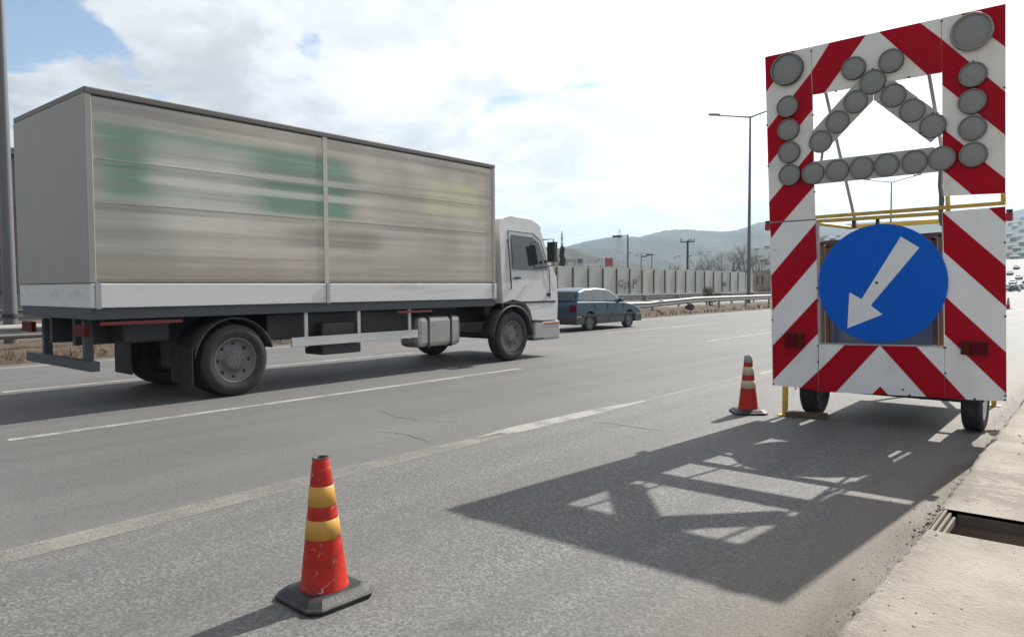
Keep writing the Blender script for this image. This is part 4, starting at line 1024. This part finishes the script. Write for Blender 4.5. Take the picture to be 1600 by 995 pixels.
for i, (px, y, h_) in enumerate(((1048, 175, 9), (1062, 190, 8), (1086, 180, 9), (1102, 170, 10), (1118, 185, 11), (1134, 165, 11), (1146, 175, 12), (1156, 160, 11), (1163, 170, 12), (1180, 165, 11), (1190, 175, 11), (1197, 160, 10), (870, 90, 6.5), (861, 84, 6.5), (850, 88, 6.2))):
    p = at(px, 430, 1, y)
    bare_tree('bare grey tree behind the noise wall, one of a thin row' if px > 900 else 'bare brown bushy tree behind the wall beside the cab', p[0], y, h_, 'bare trees behind the wall' if px > 900 else 'bare trees beside the cab')
def shrub(label, x, y, h_, wid, nst=9, z=.2, group=None):
    r = thing('shrub', label, 'shrub', (x, y, z), group); sm_, lm = MB(), MB()
    for _ in range(nst):
        a_ = random.uniform(0, 2*PI); d = Vector((math.cos(a_)*random.random()*wid, math.sin(a_)*random.random()*wid, h_*random.uniform(.6, 1))); p = Vector((x, y, z))
        sm_.tube([p, p+d*.5+Vector((0, 0, .05)), p+d], [.022, .016, .008], 4, caps=False); leafy(lm, p+d*.8, h_*.26, 40, .055)
        leafy(lm, p+d*.5, h_*.2, 18, .05)
    obj('stem', sm_, bark, r); obj('foliage', lm, leafdry, r)
p = at(1110, 450, 0, -19.0)
shrub('olive green shrub growing over the guard rail in the median', -19.0, p[1], 1.25, .75, 14)
for px, y_ in ((1192, 0), (1204, 0)):
    p = at(px, 452, 0, -33.5); shrub('low dry bush in front of the peach building', -33.5, p[1], 1.5, .9, 9, 0, 'bushes in front of the peach building')
p = at(1088, 455, 0, -18.2); shrub('small dead bush under the guard rail beside the olive shrub', -17.6, p[1]-2, .45, .4, 8, .1)

# ------------------------------------------------------------ buildings
def peach_house():
    y = 104.0; a_, b2 = at(1176.5, 424, 1, y), at(1203, 424, 1, y); x0_, h_ = a_[0], a_[2]; x1_ = b2[0]+3
    r = thing('peach_building', 'peach coloured building with dark tall windows at the end of the wall', 'building', ((x0_+x1_)/2, y, 0))
    m = MB(); m.box(x0_, x1_, y, y+9, -.1, h_); obj('wall', m, peach, r)
    m = MB(); m.box(x0_-.15, x1_+.15, y-.15, y+9.15, h_, h_+.18); obj('roof', m, concplinth, r)
    m = MB()
    for i in range(12): m.tube([(x0_+.1+i*(x1_-x0_)/12, y+.2, h_+.18), (x0_+.1+i*(x1_-x0_)/12, y+.2, h_+.85)], .05, 4)
    m.tube([(x0_, y+.2, h_+.85), (x1_, y+.2, h_+.85)], .06, 4); m.tube([(x0_, y+.2, h_+.55), (x1_, y+.2, h_+.55)], .04, 4); obj('roof_railing', m, paleboard, r)
    for px in (1183.5, 1191.5):
        p1, p2 = at(px-1.6, 444, 1, y), at(px+1.6, 431, 1, y); m = MB(); m.box(p1[0], p2[0], y-.05, y-.003, p1[2], p2[2]); w_ = obj('window', m, pm('window_dark', (.05, .035, .028), .3, .2, 2), r)
        m = MB(); m.box(p1[0]-.1, p2[0]+.1, y-.10, y-.003, p1[2]-.12, p1[2]-.002); obj('sill', m, concplinth, w_)
    b2 = at(1201, 430, 1, y); m = MB(); m.box(b2[0], b2[0]+.5, y-.12, y-.004, 0, h_*.95); obj('pilaster', m, ivory, r)
peach_house()
def shed():
    # long industrial shed behind the far carriageway, showing past the truck tail
    r = thing('industrial_shed', 'dark industrial shed with reddish cladding showing behind the lamp pole at left', 'building', (-58, 16, 0))
    m = MB(); m.box(-66, -50, 4, 26, -.1, 9.4); obj('wall', m, shedgrey, r)
    m = MB(); m.box(-49.99, -49.9, 4.1, 25.9, 3.6, 6.4); obj('cladding_band', m, brick, r)
    m = MB(); m.prism([(-66.3, 3.7, 9.4), (-49.6, 3.7, 9.4), (-49.6, 3.7, 9.75), (-58, 3.7, 10.3), (-66.3, 3.7, 9.75)], (0, 22.6, 0)); obj('roof', m, shedgrey, r)
    for y in (7, 12, 17, 22): 
        m = MB(); m.box(-49.99, -49.88, y, y+2.2, 1.2, 3.0); obj('window', m, glass, r)
shed()
GH = 'houses on the far hillside'
def house(px, py, wid, roofm, label, hfac=.6):
    """stands where the line of sight meets the slope"""
    d = ray(px, py); az = math.degrees(math.atan2(d[0], d[1])); el = d[2]/math.hypot(d[0], d[1])
    rr = None
    for r_ in np.linspace(200, 1490, 520):
        if hill_z(az, r_) >= EYE+el*r_: rr = r_; break
    if rr is None: return
    s_ = wid/F*rr*1.05; x, y = rr*math.sin(math.radians(az)), rr*math.cos(math.radians(az)); z = hill_z(az, rr)-.3*s_
    r = thing('house', label, 'house', (x, y, z), GH); hh = s_*hfac; dp_ = s_*.7
    m = MB(); m.box(x-s_/2, x+s_/2, y-dp_/2, y+dp_/2, z, z+hh+.3*s_); obj('wall', m, ivory if random.random() < .7 else paleboard, r)
    zt_ = z+hh+.3*s_; e = s_*.06
    m = MB(); m.prism([(x-s_/2-e, y-dp_/2-e, zt_), (x-s_/2-e, y+dp_/2+e, zt_), (x-s_/2-e, y, zt_+s_*.22)], (s_+2*e, 0, 0)); obj('roof', m, roofm, r)
    if wid > 5:
        for k in (-.28, 0, .28):
            m = MB(); m.box(x+k*s_-.07*s_, x+k*s_+.07*s_, y-dp_/2-.05*s_, y-dp_/2-.002, z+.5*hh+.1*s_, z+.8*hh+.25*s_); obj('window', m, glass, r)
for px, py, wd_ in ((1094, 396.5, 5), (1100, 398, 3.5), (1108, 395, 4), (1062, 401, 4), (1055, 404, 4), (1040, 409, 4), (985, 396, 4), (995, 399, 4), (1010, 404, 3), (955, 394, 3), (945, 391, 3), (1183, 392, 7), (1199, 388, 6), (1192, 410, 6), (1201, 413, 6), (1188, 402, 5), (1290, 372, 6), (1284, 376, 7), (1310, 371, 6), (1301, 377, 7),
                    (1579, 352, 5), (1586, 358, 6), (1594, 350, 5), (1597, 364, 6), (1577, 370, 6), (1584, 377, 7), (1593, 373, 5), (1598, 384, 7), (1580, 389, 7), (1589, 394, 8), (1576, 402, 8), (1596, 401, 8), (1585, 408, 9), (1598, 343, 5), (1581, 343, 4), (1134, 404, 4), (1120, 400, 3), (1076, 409, 4)):
    house(px, py, wd_, tileroof if random.random() < .45 else concplinth, 'small pale house on the hazy hillside')
def billboard(name, label, xa, xb, ya, yb_, y, mat_, marks=False):
    p0, p1 = at(xa, yb_, 1, y), at(xb, ya, 1, y); r = thing(name, label, 'billboard', ((p0[0]+p1[0])/2, y, 0))
    m = MB(); m.box(p0[0], p1[0], y, y+.25, p0[2], p1[2]); o = obj('board', m, mat_, r)
    m = MB()
    for f_ in (.2, .8): m.box(p0[0]+(p1[0]-p0[0])*f_-.15, p0[0]+(p1[0]-p0[0])*f_+.15, y+.26, y+.5, -.2, p1[2]-.3)
    obj('post', m, galv, r)
    if marks:
        m = MB(); W_ = p1[0]-p0[0]; H_ = p1[2]-p0[2]
        for k in range(16):
            f_ = .2+.6*k/16+random.uniform(-.01, .01); z_ = p0[2]+H_*random.choice((.42, .62)); m.box(p0[0]+W_*f_, p0[0]+W_*(f_+.02), y-.02, y-.003, z_, z_+H_*random.uniform(.12, .25))
        each('faded_marks', m, pm('faded_ink', (.22, .23, .27), .7, .2, 3), o)
        m = MB(); m.box(p0[0], p1[0], y-.02, y-.003, p0[2], p0[2]+H_*.14); obj('lower_strip', m, pm('strip_white', (.75, .75, .76), .6, .05, 3), o)
billboard('billboard', 'wide white billboard with faded dark marks above the wall', 911, 944, 402, 415, 150, paleboard, True)
billboard('billboard', 'small red board just right of the white billboard', 945, 957, 403, 416, 148, palered)
billboard('billboard', 'long pale grey board above the wall beside the dark evergreen', 881, 901, 404, 410, 156, concplinth)
billboard('billboard', 'short dark violet board between two pale boards', 902, 910, 404, 411, 154, pm('violet_board', (.10, .09, .14), .6, .3, 1))

# ------------------------------------------------------------ loose grit on the walk and gutter: uncountable
gm = MB()
def pebble(x, y, z, s_):
    vs = [Vector(v)*s_*random.uniform(.7, 1.2) for v in ((1, 0, 0), (-1, 0, 0), (0, 1, 0), (0, -1, 0), (0, 0, .8), (0, 0, -.5))]; a_ = random.uniform(0, PI); Rm = Matrix.Rotation(a_, 3, 'Z')
    vs = [Rm @ v+Vector((x, y, z)) for v in vs]
    gm.add(vs, [(0, 2, 4), (2, 1, 4), (1, 3, 4), (3, 0, 4), (2, 0, 5), (1, 2, 5), (3, 1, 5), (0, 3, 5)])
for _ in range(420):
    x = random.uniform(-.82, .9); y = random.uniform(2.6, 9)
    if PIT[0]-.02 < x < PIT[1]+.02 and PIT[2]-.02 < y < PIT[3]+.02: continue
    pebble(x, y, zk+.004, random.uniform(.002, .007) if random.random() < .9 else .012)
for _ in range(900):
    y = random.uniform(2.5, 12); pebble(KX-.005-abs(random.gauss(0, .10)), y, .001, random.uniform(.0015, .004) if random.random() < .96 else .009)
for _ in range(60): pebble(KX-.06+random.gauss(0, .04), random.uniform(8.55, 8.85), .004, random.uniform(.008, .02))
for _ in range(40): pebble(KX+.01+random.gauss(0, .02), random.uniform(4.75, 5.5), .01+random.uniform(0, .03), random.uniform(.006, .016))
setp(obj('gravel', gm, pm('grit', (.17, .145, .115), .9, .5, 60)), 'loose grit and small stones on the walk and in the gutter', 'gravel', None, 'stuff')

# ------------------------------------------------------------ haze over the valley
HAZE = .00031
if HAZE:
    m = MB(); m.box(-2600, 2600, -2600, 2600, -3, 210); hz = obj('haze', m, pm('haze_tmp', (.5, .5, .5)))
    hmn = bpy.data.materials.new('haze_air'); hmn.use_nodes = True; t = NT(hmn.node_tree); t.n.clear()
    pvn = t.node('ShaderNodeVolumePrincipled'); pvn.inputs['Color'].default_value = (.58, .80, 1.0, 1); pvn.inputs['Density'].default_value = HAZE; pvn.inputs['Anisotropy'].default_value = .2
    o_ = t.node('ShaderNodeOutputMaterial'); t.l.new(pvn.outputs[0], o_.inputs['Volume'])
    hz.data.materials.clear(); hz.data.materials.append(hmn); setp(hz, 'thin pale blue haze over the valley and hills', 'haze', None, 'stuff')
